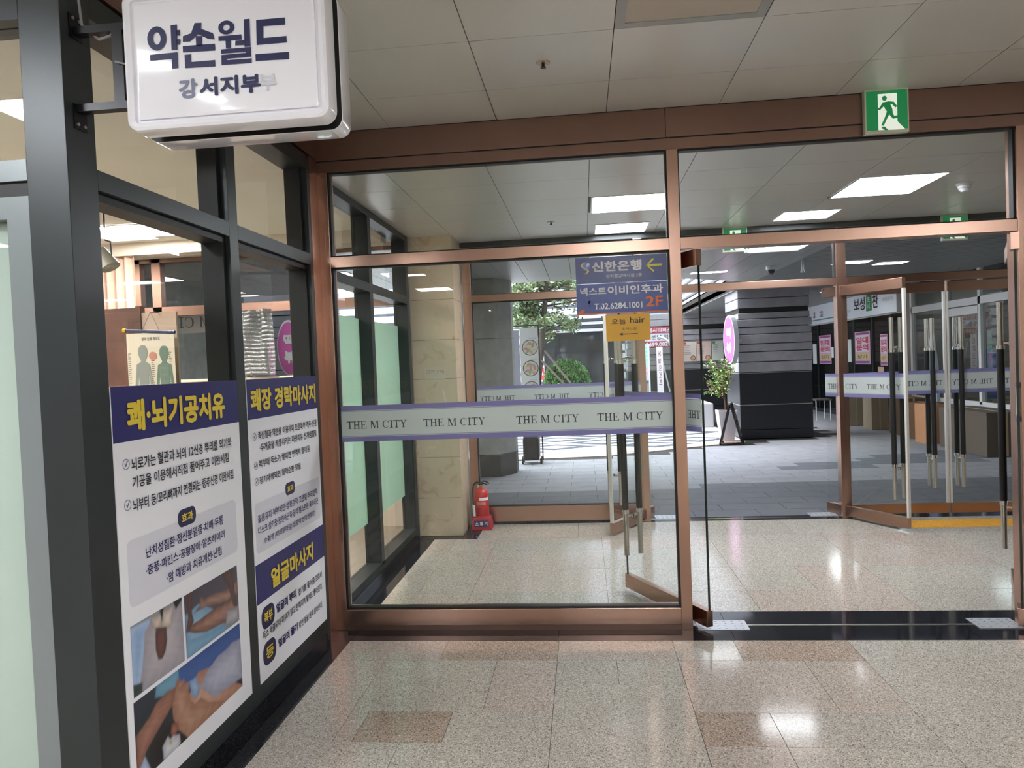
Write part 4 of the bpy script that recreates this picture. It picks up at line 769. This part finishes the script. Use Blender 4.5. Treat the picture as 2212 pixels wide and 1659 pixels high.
MB().lathe((2.497,9.838,OC-.05), [(.06,0),(.065,.01),(.065,.05),(.001,.05)], 24).build('housing', WHT, t, smooth=True); MB().ell((2.497,9.838,OC-.05),(.05,.05,.06),20,12).build('dome', mat('dome_smoke', '#35363a', .1), t, smooth=True)
t = empty('pendant_detector', (3.0, 9.3, OC), 'short white rod hanging from the outdoor soffit right of the dome camera', 'fixture'); MB().cyl((2.74,9.3,OC-.14),(2.74,9.3,OC),.016).cyl((2.74,9.3,OC-.16),(2.74,9.3,OC-.14),.024).build('rod', WHT, t, smooth=True)

# stone pillar right of the open court
STN = mat('banded_stone_grey', '#989599', .7, bump=.35, bscale=25, var=.10, vscale=7); PLI = mat('plinth_granite', '#26272c', .35, bump=.1, bscale=120, var=.15, vscale=30)
def banded(t, x0, x1, y0, y1, zs, ztop, seed, plinth=True):
    rng = random.Random(seed)
    if plinth:
        for a, b_ in ((0,.16),(.165,.60),(.61,1.17)): part('plinth_stone', PLI, t, (x0, y0, a, x1, y1, b_-.004), bevel=.004)
        part('joint_line', mat('joint_light', '#a9a69c', .6), t, (x0-.001, y0-.001, .597, x1+.001, y1, .607), (x0-.001, y0-.001, 1.166, x1+.001, y1, 1.174))
    for a, b_ in zip(zs[:-1], zs[1:]): d = rng.uniform(-.012, .02); part('stone_band', STN, t, (x0-d, y0-d, a+.012, x1+d, y1, b_), bevel=.008)
    part('core', GAP, t, (x0+.03, y0+.03, 0, x1-.03, y1-.001, ztop))
sp = empty('stone_pillar', (3.37, 13.8, 0), 'tall pillar of grey banded stone on a black granite plinth outside the doorway', 'pillar', kind='structure')
banded(sp, 2.75, 4.0, 13.2, 14.35, [1.174,1.36,1.54,1.68,1.85,1.98,2.12,2.235], 2.65, 5); 
sp2 = [c for c in sp.children if c.name.startswith('core')][0]
for a, b_ in ((2.325,2.49),(2.50,2.65)): part('stone_band', STN, sp, (2.76, 13.21, a, 3.99, 14.35, b_), bevel=.008)
dp = empty('dark_pillar', (-1.6, 9.9, 0), 'dark grey stone pillar outside the left fixed pane of the far facade', 'pillar', kind='structure')
for a, b_ in ((0,.3),(.3,1.05),(1.05,1.85),(1.85,OC)): MB().prism([(-2.3,9.55,a+.002),(-1.15,9.55,a+.002),(-.962,9.85,a+.002),(-.962,10.15,a+.002),(-2.3,10.15,a+.002)], (0,0,b_-a-.004)).build('stone_slab', MBD if a > .2 else mat('dark_base_stone', '#3c3d3c', .5, bump=.2, bscale=40), dp, bevel=.003)
# back building: banded wall at Y = 20
LG = mat('louver_light', '#d4d6dc', .6, var=.04, vscale=3); LD = mat('louver_dark', '#3c3e46', .6)
bw = empty('banded_wall', (3.5, 20, 0), 'banded stone wall with a black granite base at the back of the court on the right', 'wall', kind='structure')
banded(bw, 1.2, 5.9, 20, 20.6, [1.174,1.30,1.44,1.60,1.78,1.95,2.10,2.24], 2.7, 9)
for a, b_ in ((2.37,2.54),(2.55,2.70)): part('stone_band', STN, bw, (1.21, 20.01, a, 5.9, 20.6, b_), bevel=.006)
bw2 = empty('banded_wall', (-6.5, 11.2, 0), 'banded grey stone wall outside the massage shop back window', 'wall', kind='structure')
banded(bw2, -9.2, -3.9, 11.0, 11.4, [1.174,1.36,1.54,1.70,1.88,2.05,2.22,2.4,2.58,2.8,3.0], 3.05, 12)
lb = empty('louvered_building', (-4, 20.8, 0), 'pale louvered building closing the back of the court behind the pine', 'building', kind='structure')
part('wall', mat('building_pale', '#b9bcc4', .8), lb, (-16, 21, 0, 6, 21.6, 10))
for i in range(36): part('louver_slat', LG, lb, (-14, 20.86, .15 + i*.27, 1.2 if i < 9 else 5.9, 21.0, .15 + i*.27 + .19))
lf = empty('louvered_fascia', (2.72, 16.5, 2.7), 'white and dark diagonal-seeming louvers of the wing above the court on the right', 'fascia', kind='structure')
part('backing', LD, lf, (2.83, 12.2, OC+.04, 2.95, 20.2, 8.5))
for i in range(30): part('louver_slat', LG, lf, (2.72, 12.0, 2.70 + i*.185, 2.83, 20.2, 2.70 + i*.185 + .095))
# shop row on the right, wall X = 5.9
sr = empty('shop_front', (5.9, 15, 0), 'glazed shop front with a long white name board on the right side of the passage', 'shop', kind='structure')
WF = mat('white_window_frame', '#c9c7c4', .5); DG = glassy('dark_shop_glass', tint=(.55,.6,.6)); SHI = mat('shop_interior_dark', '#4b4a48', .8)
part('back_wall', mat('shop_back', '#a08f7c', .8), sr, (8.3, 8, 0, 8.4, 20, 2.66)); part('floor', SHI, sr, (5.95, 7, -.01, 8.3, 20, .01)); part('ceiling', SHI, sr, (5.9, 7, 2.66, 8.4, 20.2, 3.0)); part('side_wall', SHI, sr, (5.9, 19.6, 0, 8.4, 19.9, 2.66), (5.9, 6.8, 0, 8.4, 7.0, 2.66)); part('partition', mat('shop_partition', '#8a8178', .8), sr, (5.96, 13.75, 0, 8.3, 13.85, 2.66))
part('bulkhead', WALL, sr, (5.88, 13.9, 2.69, 6.0, 20, 2.66), (5.9, 13.85, 2.17, 6.0, 20, 2.66))
NB = mat('name_board_white', '#dedfe6', .4)
part('name_board', NB, sr, (5.82, 14.1, 2.19, 5.9, 19.6, 2.68), bevel=.004); part('board_stripe', mat('teal_stripe', '#4f7f86', .4), sr, (5.815, 16.6, 2.275, 5.821, 19.6, 2.30))
def L4(body, y0, y1, z0, z1, m, p, bold=.02, x=5.812, rot=False): lettering(body, (x, y0, z0), (0, y1-y0, 0), (0, 0, z1-z0), m, p, bold, rot=rot)
L4('보성', 16.20, 15.60, 2.33, 2.60, INK, sr, .015); part('green_badge', mat('badge_green', '#2f7f4a', .4), sr, (5.812, 15.25, 2.29, 5.82, 15.53, 2.62), bevel=.004)
L4('씨앗', 15.47, 15.31, 2.33, 2.58, SWH, sr, .01, x=5.8105, rot=True); L4('찬', 15.2, 14.93, 2.33, 2.60, INK, sr, .015)
for a, b_, w in ((19.45,19.25,'크'),(18.95,18.8,'부동'),(18.45,18.2,'상담')): L4(w, a, b_, 2.34, 2.50, INK, sr, .01, rot=True)
L4('반찬 전문점', 17.0, 16.4, 2.33, 2.38, mat('board_grey_ink', '#8b8f99', .5), sr, .005); L4('배달문의', 14.7, 14.25, 2.42, 2.5, MATS['board_grey_ink'], sr, .005)
for y_ in (19.55, 18.95, 17.6, 16.5, 15.5, 14.6): part('mullion', DRK, sr, (5.9, y_-.025, 0, 5.95, y_+.025, 2.17))
part('glass_pane', DG, sr, (5.925, 13.9, .05, 5.93, 19.55, 2.17)); part('bottom_rail', DRK, sr, (5.9, 13.9, 0, 5.95, 19.55, .08))
for y_ in (13.62, 12.35, 11.38, 10.3, 9.2, 8.1): part('window_post', WF, sr, (5.86, y_-.035, .62, 5.93, y_+.035, 2.66))
part('window_rail', WF, sr, (5.86, 8.1, 2.12, 5.93, 13.62, 2.23), (5.86, 8.1, .58, 5.93, 13.62, .66), (5.86, 11.4, 1.98, 5.92, 12.3, 2.10)); part('glass_pane', DG, sr, (5.9, 7.0, .66, 5.905, 13.62, 2.66)); part('wall_below', mat('low_wall_grey', '#5f5a58', .7), sr, (5.87, 7.0, 0, 5.95, 13.75, .6)); part('pier', mat('pier_brown', '#75685f', .7), sr, (5.87, 13.66, 0, 5.98, 13.9, 2.66))
def papers(t, items, x=5.885):
    for nm, c_, y0, y1, z0, z1 in items: B(x, y0, z0, x+.004, y1, z1).build(nm, mat('paper_' + c_.lstrip('#'), c_, .6), t)
def lease_poster(y0, y1, z0, z1, label, x=5.893):
    t = empty('lease_poster', (x, (y0+y1)/2, z0), label, 'poster'); w = y1 - y0; h = z1 - z0
    B(x-.004, y0, z0, x, y1, z1).build('sheet', mat('poster_pink', '#c99ab4', .5), t)
    for nm, c_, a, b_ in (('top_stripe', '#8c4670', .91, .97), ('heading_panel', '#cfc4d4', .38, .9), ('yellow_panel', '#c4b26a', .13, .34), ('bottom_stripe', '#7d4a86', .03, .10)): B(x-.006, y0+w*.06, z0+h*a, x-.004, y1-w*.06, z0+h*b_).build(nm, mat('lease_' + nm, c_, .5), t)
    r_ = mat('lease_red', '#bb4250', .5); lettering('임대', (x-.0065, y1-w*.1, z0+h*.64), (0,-w*.8,0), (0,0,h*.2), r_, t, .05); lettering('문의', (x-.0065, y1-w*.1, z0+h*.42), (0,-w*.8,0), (0,0,h*.2), r_, t, .05)
    lettering('상가', (x-.0065, y1-w*.15, z0+h*.16), (0,-w*.7,0), (0,0,h*.15), mat('lease_violet', '#6c4a86', .5), t, .03)
lease_poster(17.93, 18.8, 1.20, 1.90, 'pink for-lease poster on the shop glass, the farther one left of the bronze post')
lease_poster(15.57, 16.41, 1.20, 1.89, 'pink for-lease poster on the shop glass right of the bronze post')
lease_poster(14.72, 15.06, 1.18, 1.80, 'narrow for-lease poster behind the handle of the far right leaf')
t = empty('paper_notices', (5.89, 17, 1.2), 'plain paper notices taped to the shop glass between the lease posters', 'notice'); papers(t, [('notice_sheet','#c9d0cc',16.62,16.95,1.25,1.75),('notice_sheet','#c0504c',17.05,17.25,1.45,1.85),('notice_sheet','#d6dbe0',17.75,17.9,1.35,1.6),('notice_sheet','#b9a08a',14.9,15.2,.88,1.15),('notice_sheet','#cfd3d0',19.0,19.3,1.2,1.7)])
t = empty('paper_notices', (5.89, 12.5, 1.2), 'paper sheets stuck inside the white framed windows on the right', 'notice'); papers(t, [('notice_sheet','#cdb7ae',13.1,13.5,1.35,1.9),('notice_sheet','#d4cac4',12.95,13.35,.95,1.3),('notice_sheet','#cfd2d2',11.95,12.3,1.0,1.6),('notice_sheet','#d0a46c',11.6,11.9,1.62,1.85)], 5.912)
t = MB().lathe((6.1,11.62,.70),[(.001,0),(.12,0),(.13,.03),(.13,.62),(.12,.68),(.05,.70),(.05,.74),(.001,.74)],20).build('water_bottle', mat('bottle_blue', '#2c55a8', .3), smooth=True); t.location.z = .0; tag(t, 'blue water bottle standing inside the white framed shop window', 'bottle')
o = B(5.98, 11.3, 0, 6.5, 12.0, .70).build('counter', mat('counter_wood', '#8d7253', .6)); tag(o, 'low wooden counter inside the white framed shop window', 'counter')
b = MB(); b.prism([(5.8,12.75,1.75),(5.8,12.98,1.35),(5.8,12.9,.75),(5.8,12.6,.60),(5.8,12.62,1.2)], (.055,0,0)); o = b.build('white_cloth', mat('cloth_bluish_white', '#c3cfe2', .8), bevel=.01); tag(o, 'bluish white cloth hanging in front of the white framed shop window', 'cloth')
# cardboard boxes
CB = [mat('cardboard_tan', '#9c8b74', .8, var=.05), mat('cardboard_orange', '#b3805a', .8, var=.05), mat('cardboard_brown', '#6e5038', .8, var=.05)]
def carton(x, y, w, d, h, m, label):
    t = empty('cardboard_box', (x+w/2, y+d/2, 0), label, 'box'); part('carton', m, t, (x, y, .001, x+w, y+d, h), bevel=.004); part('flap_seam', mat('tape_tan', '#b7a17e', .4), t, (x+w*.46, y-.001, .01, x+w*.54, y+d+.001, h+.002)); return t
carton(5.31, 14.05, .30, .42, .61, CB[0], 'tall tan cardboard box standing behind the far right door leaf')
carton(5.25, 11.75, .26, .40, .62, CB[1], 'orange-tan cardboard box left of the middle handles of the closed doors')
carton(5.40, 13.0, .42, .5, .64, CB[2], 'dark brown cardboard box standing behind the orange-tan box')
carton(5.38, 12.35, .42, .45, .60, CB[2], 'brown cardboard box against the low wall behind the orange-tan box')
carton(5.32, 10.2, .5, 1.3, .60, mat('cardboard_dim', '#53463b', .8, var=.05), 'long low brown cardboard box behind the right leaf of the closed doors')
carton(5.2, 14.9, .3, .35, .9, CB[0], 'upright pale cardboard box beside the narrow lease poster')
t = empty('stool', (5.2, 16.6, 0), 'small square stool with white legs outside the shop front', 'stool'); part('seat', mat('stool_seat', '#5b5652', .6), t, (5.02,16.35,.43,5.36,16.8,.46))
for x_ in (5.03, 5.33):
    for y_ in (16.37, 16.77): MB().cyl((x_,y_,0),(x_,y_,.43),.012,8).build('leg', WHT, t)
# ================================================================== THINGS IN THE COURT
def leaves(name, pts, size, mats, parent, seed, per=1, flat_=.5):
    """many small pointed leaves at given points, joined into one mesh"""
    rng = random.Random(seed); b = MB()
    for p in pts:
        for _ in range(per):
            d = Vector((rng.gauss(0,1), rng.gauss(0,1), rng.gauss(0,1)*flat_+.25)).normalized(); s_ = size * rng.uniform(.6, 1.3); w = d.cross(Vector((rng.random()-.5, rng.random()-.5, rng.random()))).normalized() * s_ * .22
            q = Vector(p); b.add([q, q + d*s_*.5 + w, q + d*s_, q + d*s_*.5 - w], [(0,1,2,3)], rng.randrange(len(mats)))
    return b.build(name, mats, parent, kind='stuff')
GN = [mat('needle_green', '#86a374', .7), mat('needle_light', '#b4cb9e', .7), mat('needle_dark', '#47603f', .7), mat('needle_brown', '#8f8562', .7)]
BK = mat('pine_bark', '#5b524b', .85, bump=.5, bscale=18)
pine = empty('pine_tree', (-.98, 14.9, 0), 'leaning pine tree with wooden props in the court behind the menu stand', 'tree')
trunk = [(-.98,14.9,.43),(-.97,14.9,1.0),(-.88,14.9,1.6),(-.80,14.9,2.2),(-.72,14.9,2.9),(-.66,15.0,3.8)]
b = MB(); rs = [.085,.078,.07,.062,.05,.035]
for i in range(5): b.cyl(trunk[i], trunk[i+1], rs[i], 12, rs[i+1])
b.build('trunk', BK, pine, smooth=True)
rng = random.Random(11); br = MB(); pts = []
for k in range(46):
    z = rng.uniform(2.05, 4.1); base = Vector((-.83 + (z-2.0)*.09, 14.95, z)); a = rng.uniform(0, 2*math.pi); ln = rng.uniform(.4, 1.15) * (1.15 if math.cos(a) > .2 else .8)
    if z < 2.3 and math.cos(a) < 0: ln *= .6
    tip = base + Vector((math.cos(a)*ln, math.sin(a)*ln*.8, rng.uniform(-.15,.25))); mid = (base+tip)/2 + Vector((0,0,.08)); br.cyl(base, mid, .022, 6, .015).cyl(mid, tip, .015, 6, .006)
    for _ in range(8):
        c = mid.lerp(tip, rng.uniform(0, 1.1)) + Vector((rng.gauss(0,.09), rng.gauss(0,.09), rng.gauss(0,.07)))
        for _ in range(26): pts.append((c.x+rng.gauss(0,.055), c.y+rng.gauss(0,.055), c.z+rng.gauss(0,.045)))
br.build('branches', BK, pine, smooth=True); leaves('needles', pts, .105, GN, pine, 2, 1, .6)
PRP = mat('prop_pole', '#6e625a', .8)
for a, b_ in (((-.78,14.85,1.75),(-.18,14.6,.95)),((-.85,14.85,1.55),(-.35,14.7,1.0)),((-.9,14.9,1.7),(-1.5,15.3,.5))): MB().cyl(a, b_, .022, 10).build('prop', PRP, pine, smooth=True)
bush = empty('round_bush', (-.36, 15.2, .4), 'clipped round green bush in front of the dark kiosk', 'bush')
rng = random.Random(5); pts = []
for _ in range(7500):
    d = Vector((rng.gauss(0,1), rng.gauss(0,1), rng.gauss(0,1))).normalized(); r_ = rng.uniform(.86, 1.03) + .04*math.sin(9*d.x+4*d.z)
    pts.append((-.36 + d.x*.47*r_, 15.2 + d.y*.47*r_, 1.08 + d.z*.45*r_))
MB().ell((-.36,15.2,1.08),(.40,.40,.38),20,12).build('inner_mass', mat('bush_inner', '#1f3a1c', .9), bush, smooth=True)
leaves('leaves', pts, .06, [mat('bush_green', '#4f8a3f', .6), mat('bush_light', '#79ad58', .6), mat('bush_dark', '#2f5f2c', .6)], bush, 3, 1, 1)
MB().cyl((-.36,15.2,.43),(-.36,15.2,.75),.04,10).build('stem', BK, bush)
pl = tag(B(-3.6, 14.75, -.003, .55, 17.2, .42).build('planting_bed', mat('bed_stone_white', '#c9c8cb', .6, bump=.1, bscale=30), bevel=.015), 'low pale stone planting bed under the pine and the bush', 'planter')
pl2 = tag(B(1.6, 15.6, -.003, 2.7, 18.6, .5).build('planting_bed', MATS['bed_stone_white'], bevel=.015), 'low pale stone ledge in front of the banded back wall', 'planter')
# menu banner stand
ms = empty('menu_stand', (-.82, 10.8, 0), 'black framed banner stand with round bowl pictures on a black water base', 'stand')
b = MB(); fr_ = [(-1.05,10.8,.12),(-1.05,10.8,2.065),(-.652,10.8,2.065),(-.652,10.8,.05)]; b.tube(fr_, .010, 10); b.cyl((-1.05,10.8,.63),(-.652,10.8,.63),.008,8); b.build('frame', BLK, ms, smooth=True)
part('banner', mat('banner_white', '#f6f5f2', .6), ms, (-.935, 10.79, .66, -.664, 10.794, 2.03)); part('side_banner', mat('banner_lilac', '#b9b8cc', .6), ms, (-1.04, 10.785, .66, -.94, 10.789, 2.0))
RIM = mat('bowl_rim', '#3d434c', .4); FD = [mat('food_cream', '#e2d9b4', .6), mat('food_pink', '#d3959a', .6), mat('food_green', '#a9c08c', .6), mat('food_salmon', '#d9a78e', .6)]
for k, zc in enumerate((1.735, 1.425, 1.115, .82)):
    cx = -.785; bowl = MB().lathe((cx, 10.7893, zc), [(.0001,0),(.118,0)], 28, 'y').build('bowl_picture', RIM, ms); MB().lathe((cx, 10.7885, zc), [(.0001,0),(.107,0)], 28, 'y').build('broth', mat('broth', '#e8dfd0', .6), bowl)
    for q in range(9):
        a = q * .7 + k; rr_ = .058 if q else 0; b = MB(); x_, z_ = cx + rr_*math.cos(a), zc + rr_*math.sin(a); an = a * 1.7
        b.prism([(x_ + .046*math.cos(t_)*math.cos(an) - .018*math.sin(t_)*math.sin(an), 10.7878 - q*.0001, z_ + .046*math.cos(t_)*math.sin(an) + .018*math.sin(t_)*math.cos(an)) for t_ in [i*math.pi/6 for i in range(12)]], (0,-.0004,0)); b.build('food_slice', FD[(q + k) % 4], bowl)
    lettering(('국수전골', '모듬전골', '소고기전골', '버섯전골')[k], (-.80, 10.789, zc+.128), (.11,0,0), (0,0,.02), mat('caption_blue', '#6f7fae', .6), ms, .0)
WB = part('water_base', BLK, ms, (-.94, 10.65, .06, -.70, 11.0, .40), bevel=.03); part('base_top', mat('base_top_grey', '#6a7080', .3), ms, (-.93, 10.66, .40, -.71, 10.99, .43), bevel=.01)
MB().cyl((-.69,10.72,.045),(-.66,10.72,.045),.045,14).cyl((-.69,10.95,.045),(-.66,10.95,.045),.045,14).cyl((-.96,10.72,.06),(-.94,10.72,.06),.06,14).cyl((-.96,10.95,.06),(-.94,10.95,.06),.06,14).build('wheel', BLK, ms)
# kiosk with dark glass
KD = mat('kiosk_dark', '#2c3036', .25, .3); KG = mat('kiosk_glass', '#2a3238', .05, .0, .8)
kk = empty('dark_kiosk', (-.2, 19, 0), 'low dark glass kiosk with a louvered eave behind the round bush', 'kiosk')
part('body', KG, kk, (-1.0, 19, 0, .95, 19.85, 2.24)); 
for x_ in (-1.0, -.62, .12, .18, .62, .93): part('mullion', KD, kk, (x_-.02, 18.96, 0, x_+.02, 19.0, 2.24))
part('rail', KD, kk, (-1.0, 18.965, 1.72, .95, 19, 1.76), (-1.0, 18.965, .9, .95, 19, .95), (-1.0, 18.95, 2.2, .95, 19, 2.26))
for i in range(4): part('eave_slat', LG if i % 2 == 0 else LD, kk, (-1.05, 18.6 - i*.02, 2.26 + i*.085, 1.0, 19.85, 2.33 + i*.085))
t = empty('red_sign', (-.9, 19.3, 1.2), 'small red and white sign beside the kiosk behind the pine', 'sign'); part('board', mat('sign_red', '#cc4a4c', .4), t, (-1.32, 18.9, 1.05, -1.03, 18.95, 1.38)); lettering('국수', (-1.29, 18.894, 1.12), (.24,0,0), (0,0,.17), SWH, t, .05)
for x_ in (-1.30,-1.05): MB().cyl((x_,18.93,0),(x_,18.93,1.06),.015,8).build('post', KD, t)
# hanging light bar and string of small lamps left of the yellow sign
t = empty('light_bar', (.3, 18.7, 2.6), 'thin white light bar on top of the kiosk eave', 'light'); part('bar', EMO, t, (-.05, 18.7, 2.64, .58, 18.73, 2.67)); part('foot', KD, t, (0, 18.7, 2.586, .03, 18.73, 2.64)); part('foot', KD, t, (.5, 18.7, 2.586, .53, 18.73, 2.64))
# lease sign, LED column, banner and pipe at the back
ls = empty('lease_signboard', (2.1, 19.7, 2), 'red and white lease signboard at the back of the court behind the glass edge', 'sign'); SRD = mat('board_red', '#a8384a', .4)
part('board', SWH, ls, (1.45, 19.7, 1.80, 2.55, 19.75, 2.34)); part('red_band', SRD, ls, (1.45, 19.69, 2.17, 2.55, 19.705, 2.34), (1.45, 19.69, 1.80, 2.55, 19.705, 1.96))
lettering('더블엠시티퍼스트', (1.5, 19.688, 2.19), (1.0,0,0), (0,0,.12), SWH, ls, .02); lettering('문의 분양 임대', (1.5, 19.698, 2.0), (.93,0,0), (0,0,.13), INK, ls, .01); lettering('02.2699.0821', (1.5, 19.688, 1.82), (.82,0,0), (0,0,.11), SWH, ls, .04)
for x_ in (1.5, 2.5): MB().cyl((x_,19.73,0),(x_,19.73,1.82),.02,8).build('post', SIL, ls)
t = empty('led_column', (1.69, 19.2, 0), 'narrow column sign with small green and red lamps right of the kiosk', 'sign'); part('column', WHT, t, (1.62, 19.2, .02, 1.73, 19.3, 1.88)); 
for i in range(7): part('lamp', mat('led_green', '#2fd29a', .4, emit='#2fd29a', est=1.2) if i < 5 else mat('led_red', '#e0407a', .4, emit='#e0407a', est=1.2), t, (1.635, 19.19, 1.76-i*.11, 1.655, 19.2, 1.82-i*.11))
t = empty('standing_banner', (2.0, 19.3, 0), 'narrow white standing banner with small red writing in front of the lease signboard', 'banner'); part('cloth', WPR, t, (1.92, 19.3, .3, 2.08, 19.31, 1.80)); lettering('오늘의커피', (1.96, 19.297, .8), (.08,0,0), (0,0,.9), SRD, t, .01, rot=True); MB().cyl((1.92,19.31,0),(1.92,19.31,1.85),.01,8).build('pole', SIL, t); part('foot', SIL, t, (1.8, 19.1, 0, 2.15, 19.5, .03))
t = empty('bent_pipe', (2.35, 19.5, 0), 'pale curved pipe rising to the back wall beside the standing banner', 'pipe'); P_ = [(2.42,19.5,0),(2.42,19.5,1.55),(2.38,19.5,1.75),(2.28,19.5,1.92),(2.15,19.5,2.02),(2.0,19.5,2.08)]; MB().tube(P_, .035, 12).build('pipe', LG, t, smooth=True); MB().cyl((2.05,19.5,1.6),(2.26,19.5,.6),.02,8).build('brace', LG, t)
# posters on the banded back wall
for x0, x1, c_, lab in ((2.69, 3.045, '#dccfc6', 'left one of three menu posters on the banded back wall'), (3.055, 3.44, '#dcc3b6', 'middle one of three menu posters on the banded back wall'), (3.46, 3.76, '#c6cdc0', 'right greenish one of three menu posters on the banded back wall')):
    t = empty('menu_poster', ((x0+x1)/2, 19.96, 1.4), lab, 'poster'); part('sheet', mat('menu_' + c_[1:], c_, .6), t, (x0, 19.95, 1.38, x1, 19.975, 1.91)); b = MB()
    for i in range(6): b.box(x0+.04, 19.948, 1.80-i*.045, x0+.04+(x1-x0)*random.uniform(.3,.5), 19.951, 1.812-i*.045)
    b.build('text_rows', mat('rows_brown', '#8d7d74', .6), t, kind='stuff'); part('red_tag', mat('tag_red', '#c9553f', .5) if x0 < 3.4 else mat('tag_green', '#5a8a52', .5), t, (x0+.02, 19.947, 1.84, x0+.09, 19.951, 1.90))
    if x0 < 3.4: MB().lathe((x1-.09, 19.9475, 1.47), [(.0001,0),(.07,0)], 18, 'y').build('dish_picture', mat('dish_brown', '#7e5a40', .5), t); MB().lathe((x1-.09, 19.9455, 1.47), [(.0001,0),(.052,0)], 18, 'y').build('dish_filling', mat('dish_tan', '#c9a27c', .5), t)
# oval sign on the pillar
def oval(x, y, z, rx, rz, label, face='#d060b0', ang=0.0, turn=0.0):
    t = empty('oval_sign', (x, y, z), label, 'sign', turn); n = 28
    def el(k, y_, s=1): a = 2*math.pi*k/n; return (s*rx*math.cos(a), y_, s*rz*math.sin(a))
    MB().prism([el(k, -.05) for k in range(n)], (0, .10, 0)).build('rim', mat('oval_rim', '#d8d8dc', .4), t, True); MB().prism([el(k, -.052, .93) for k in range(n)], (0, .002, 0)).build('face', mat('oval_pink', face, .4), t, True)
    b = MB(); vs = Vector((-rx*.45, -.0545, rz*.05)); lettering('떡', tuple(vs), (rx*.9,0,0), (0,0,rz*.45), SWH, t, .05, local=True); lettering('볶', (-rx*.45, -.0545, -rz*.55), (rx*.9,0,0), (0,0,rz*.45), SWH, t, .05, local=True); return t
oval(2.60, 13.05, 1.77, .15, .43, 'pink and white oval sign projecting from the stone pillar', turn=math.radians(-62))
B(2.62, 13.04, 1.72, 2.78, 13.07, 1.78).build('bracket', SIL, bpy.data.objects['oval_sign'])
oval(-3.55, 8.5, 1.80, .14, .34, 'pink and white oval sign seen through the shop back window', '#c44a8e', turn=math.radians(20)); part('pole', SIL, bpy.data.objects['oval_sign.001'], (-3.56, 8.53, 0, -3.54, 8.55, 1.5))
# film band outside the shop back window
t = empty('street_banner', (-3.9, 7.6, 2), 'white outside banner with outlined letters seen reversed through the shop', 'banner'); part('cloth', mat('banner_grey_white', '#c9c7c4', .6), t, (-4.75, 7.6, 1.98, -3.6, 7.605, 2.22)); b = MB(); city(b, (-3.65, 7.597, 2.04), (-1,0,0), (0,0,1), 1.0, .12); b.build('lettering', mat('banner_ink', '#6b6878', .5), t); MB().cyl((-4.75,7.61,0),(-4.75,7.61,2.25),.02,8).cyl((-3.6,7.61,0),(-3.6,7.61,2.25),.02,8).build('pole', SIL, t)
# potted shrub and black A-board
pt = empty('potted_shrub', (2.465, 13.0, 0), 'leafy green shrub in a tall tapered white planter by the stone pillar', 'plant')
x, y = 2.465, 13.0; frustum(x, y, .0, .545, .105, .105, .165, .165).build('planter', mat('planter_white', '#e6e5ea', .35), pt, bevel=.008); part('soil', mat('soil', '#3c2f28', .9), pt, (x-.14, y-.14, .535, x+.14, y+.14, .55))
rng = random.Random(21); pts = []; b = MB()
b.cyl((x,y,.54),(x-.02,y,.80),.022,8,.016)
for k in range(26):
    a = rng.uniform(0, 2*math.pi); z = rng.uniform(.85, 1.42); ln = rng.uniform(.12, .34) * (1.0 - abs(z-1.08)*.9); p0 = Vector((x-.02, y, rng.uniform(.72, .95))); tip = Vector((x-.06+math.cos(a)*ln, y+math.sin(a)*ln, z)); b.cyl(p0, tip, .008, 5, .003)
    for _ in range(34): c = p0.lerp(tip, rng.uniform(.35, 1.08)); pts.append((c.x+rng.gauss(0,.032), c.y+rng.gauss(0,.032), c.z+rng.gauss(0,.035)))
b.build('stems', mat('stem_brown', '#6b4a3a', .8), pt, smooth=True)
leaves('leaves', pts, .062, [mat('leaf_fresh', '#7fae55', .55), mat('leaf_mid', '#5d8f45', .55), mat('leaf_pale', '#a5c77a', .55), mat('leaf_rust', '#a07a60', .6)], pt, 8, 1, .8)
ab = empty('a_board', (2.45, 12.52, 0), 'folded black A-shaped sidewalk board beside the white planter', 'board', math.radians(-16))
for s_, nm in ((-1, 'rear_panel'), (1, 'front_panel')):
    def c(u, v): return (s_*.17*(1-v), u, .02 + .66*v)
    MB().prism([c(-.2, 0), c(.2, 0), c(.2, 1), c(-.2, 1)], (s_*.018, 0, .004)).build(nm, BLK, ab, True)
    for u in (-.18, .18): MB().box(s_*.17-.012, u-.012, 0, s_*.17+.02, u+.012, .03).build('foot', BLK, ab, True)
MB().cyl((0,-.2,.685),(0,.2,.685),.014,10).build('hinge', SIL, ab, True)
lettering('커피 이벤트', (.17*.85+.021, -.15, .12), (0, .30, 0), (-.17*.7, 0, .46), mat('board_cream', '#c9c3ae', .6), ab, .01, local=True, rot=True)
flush_lettering()
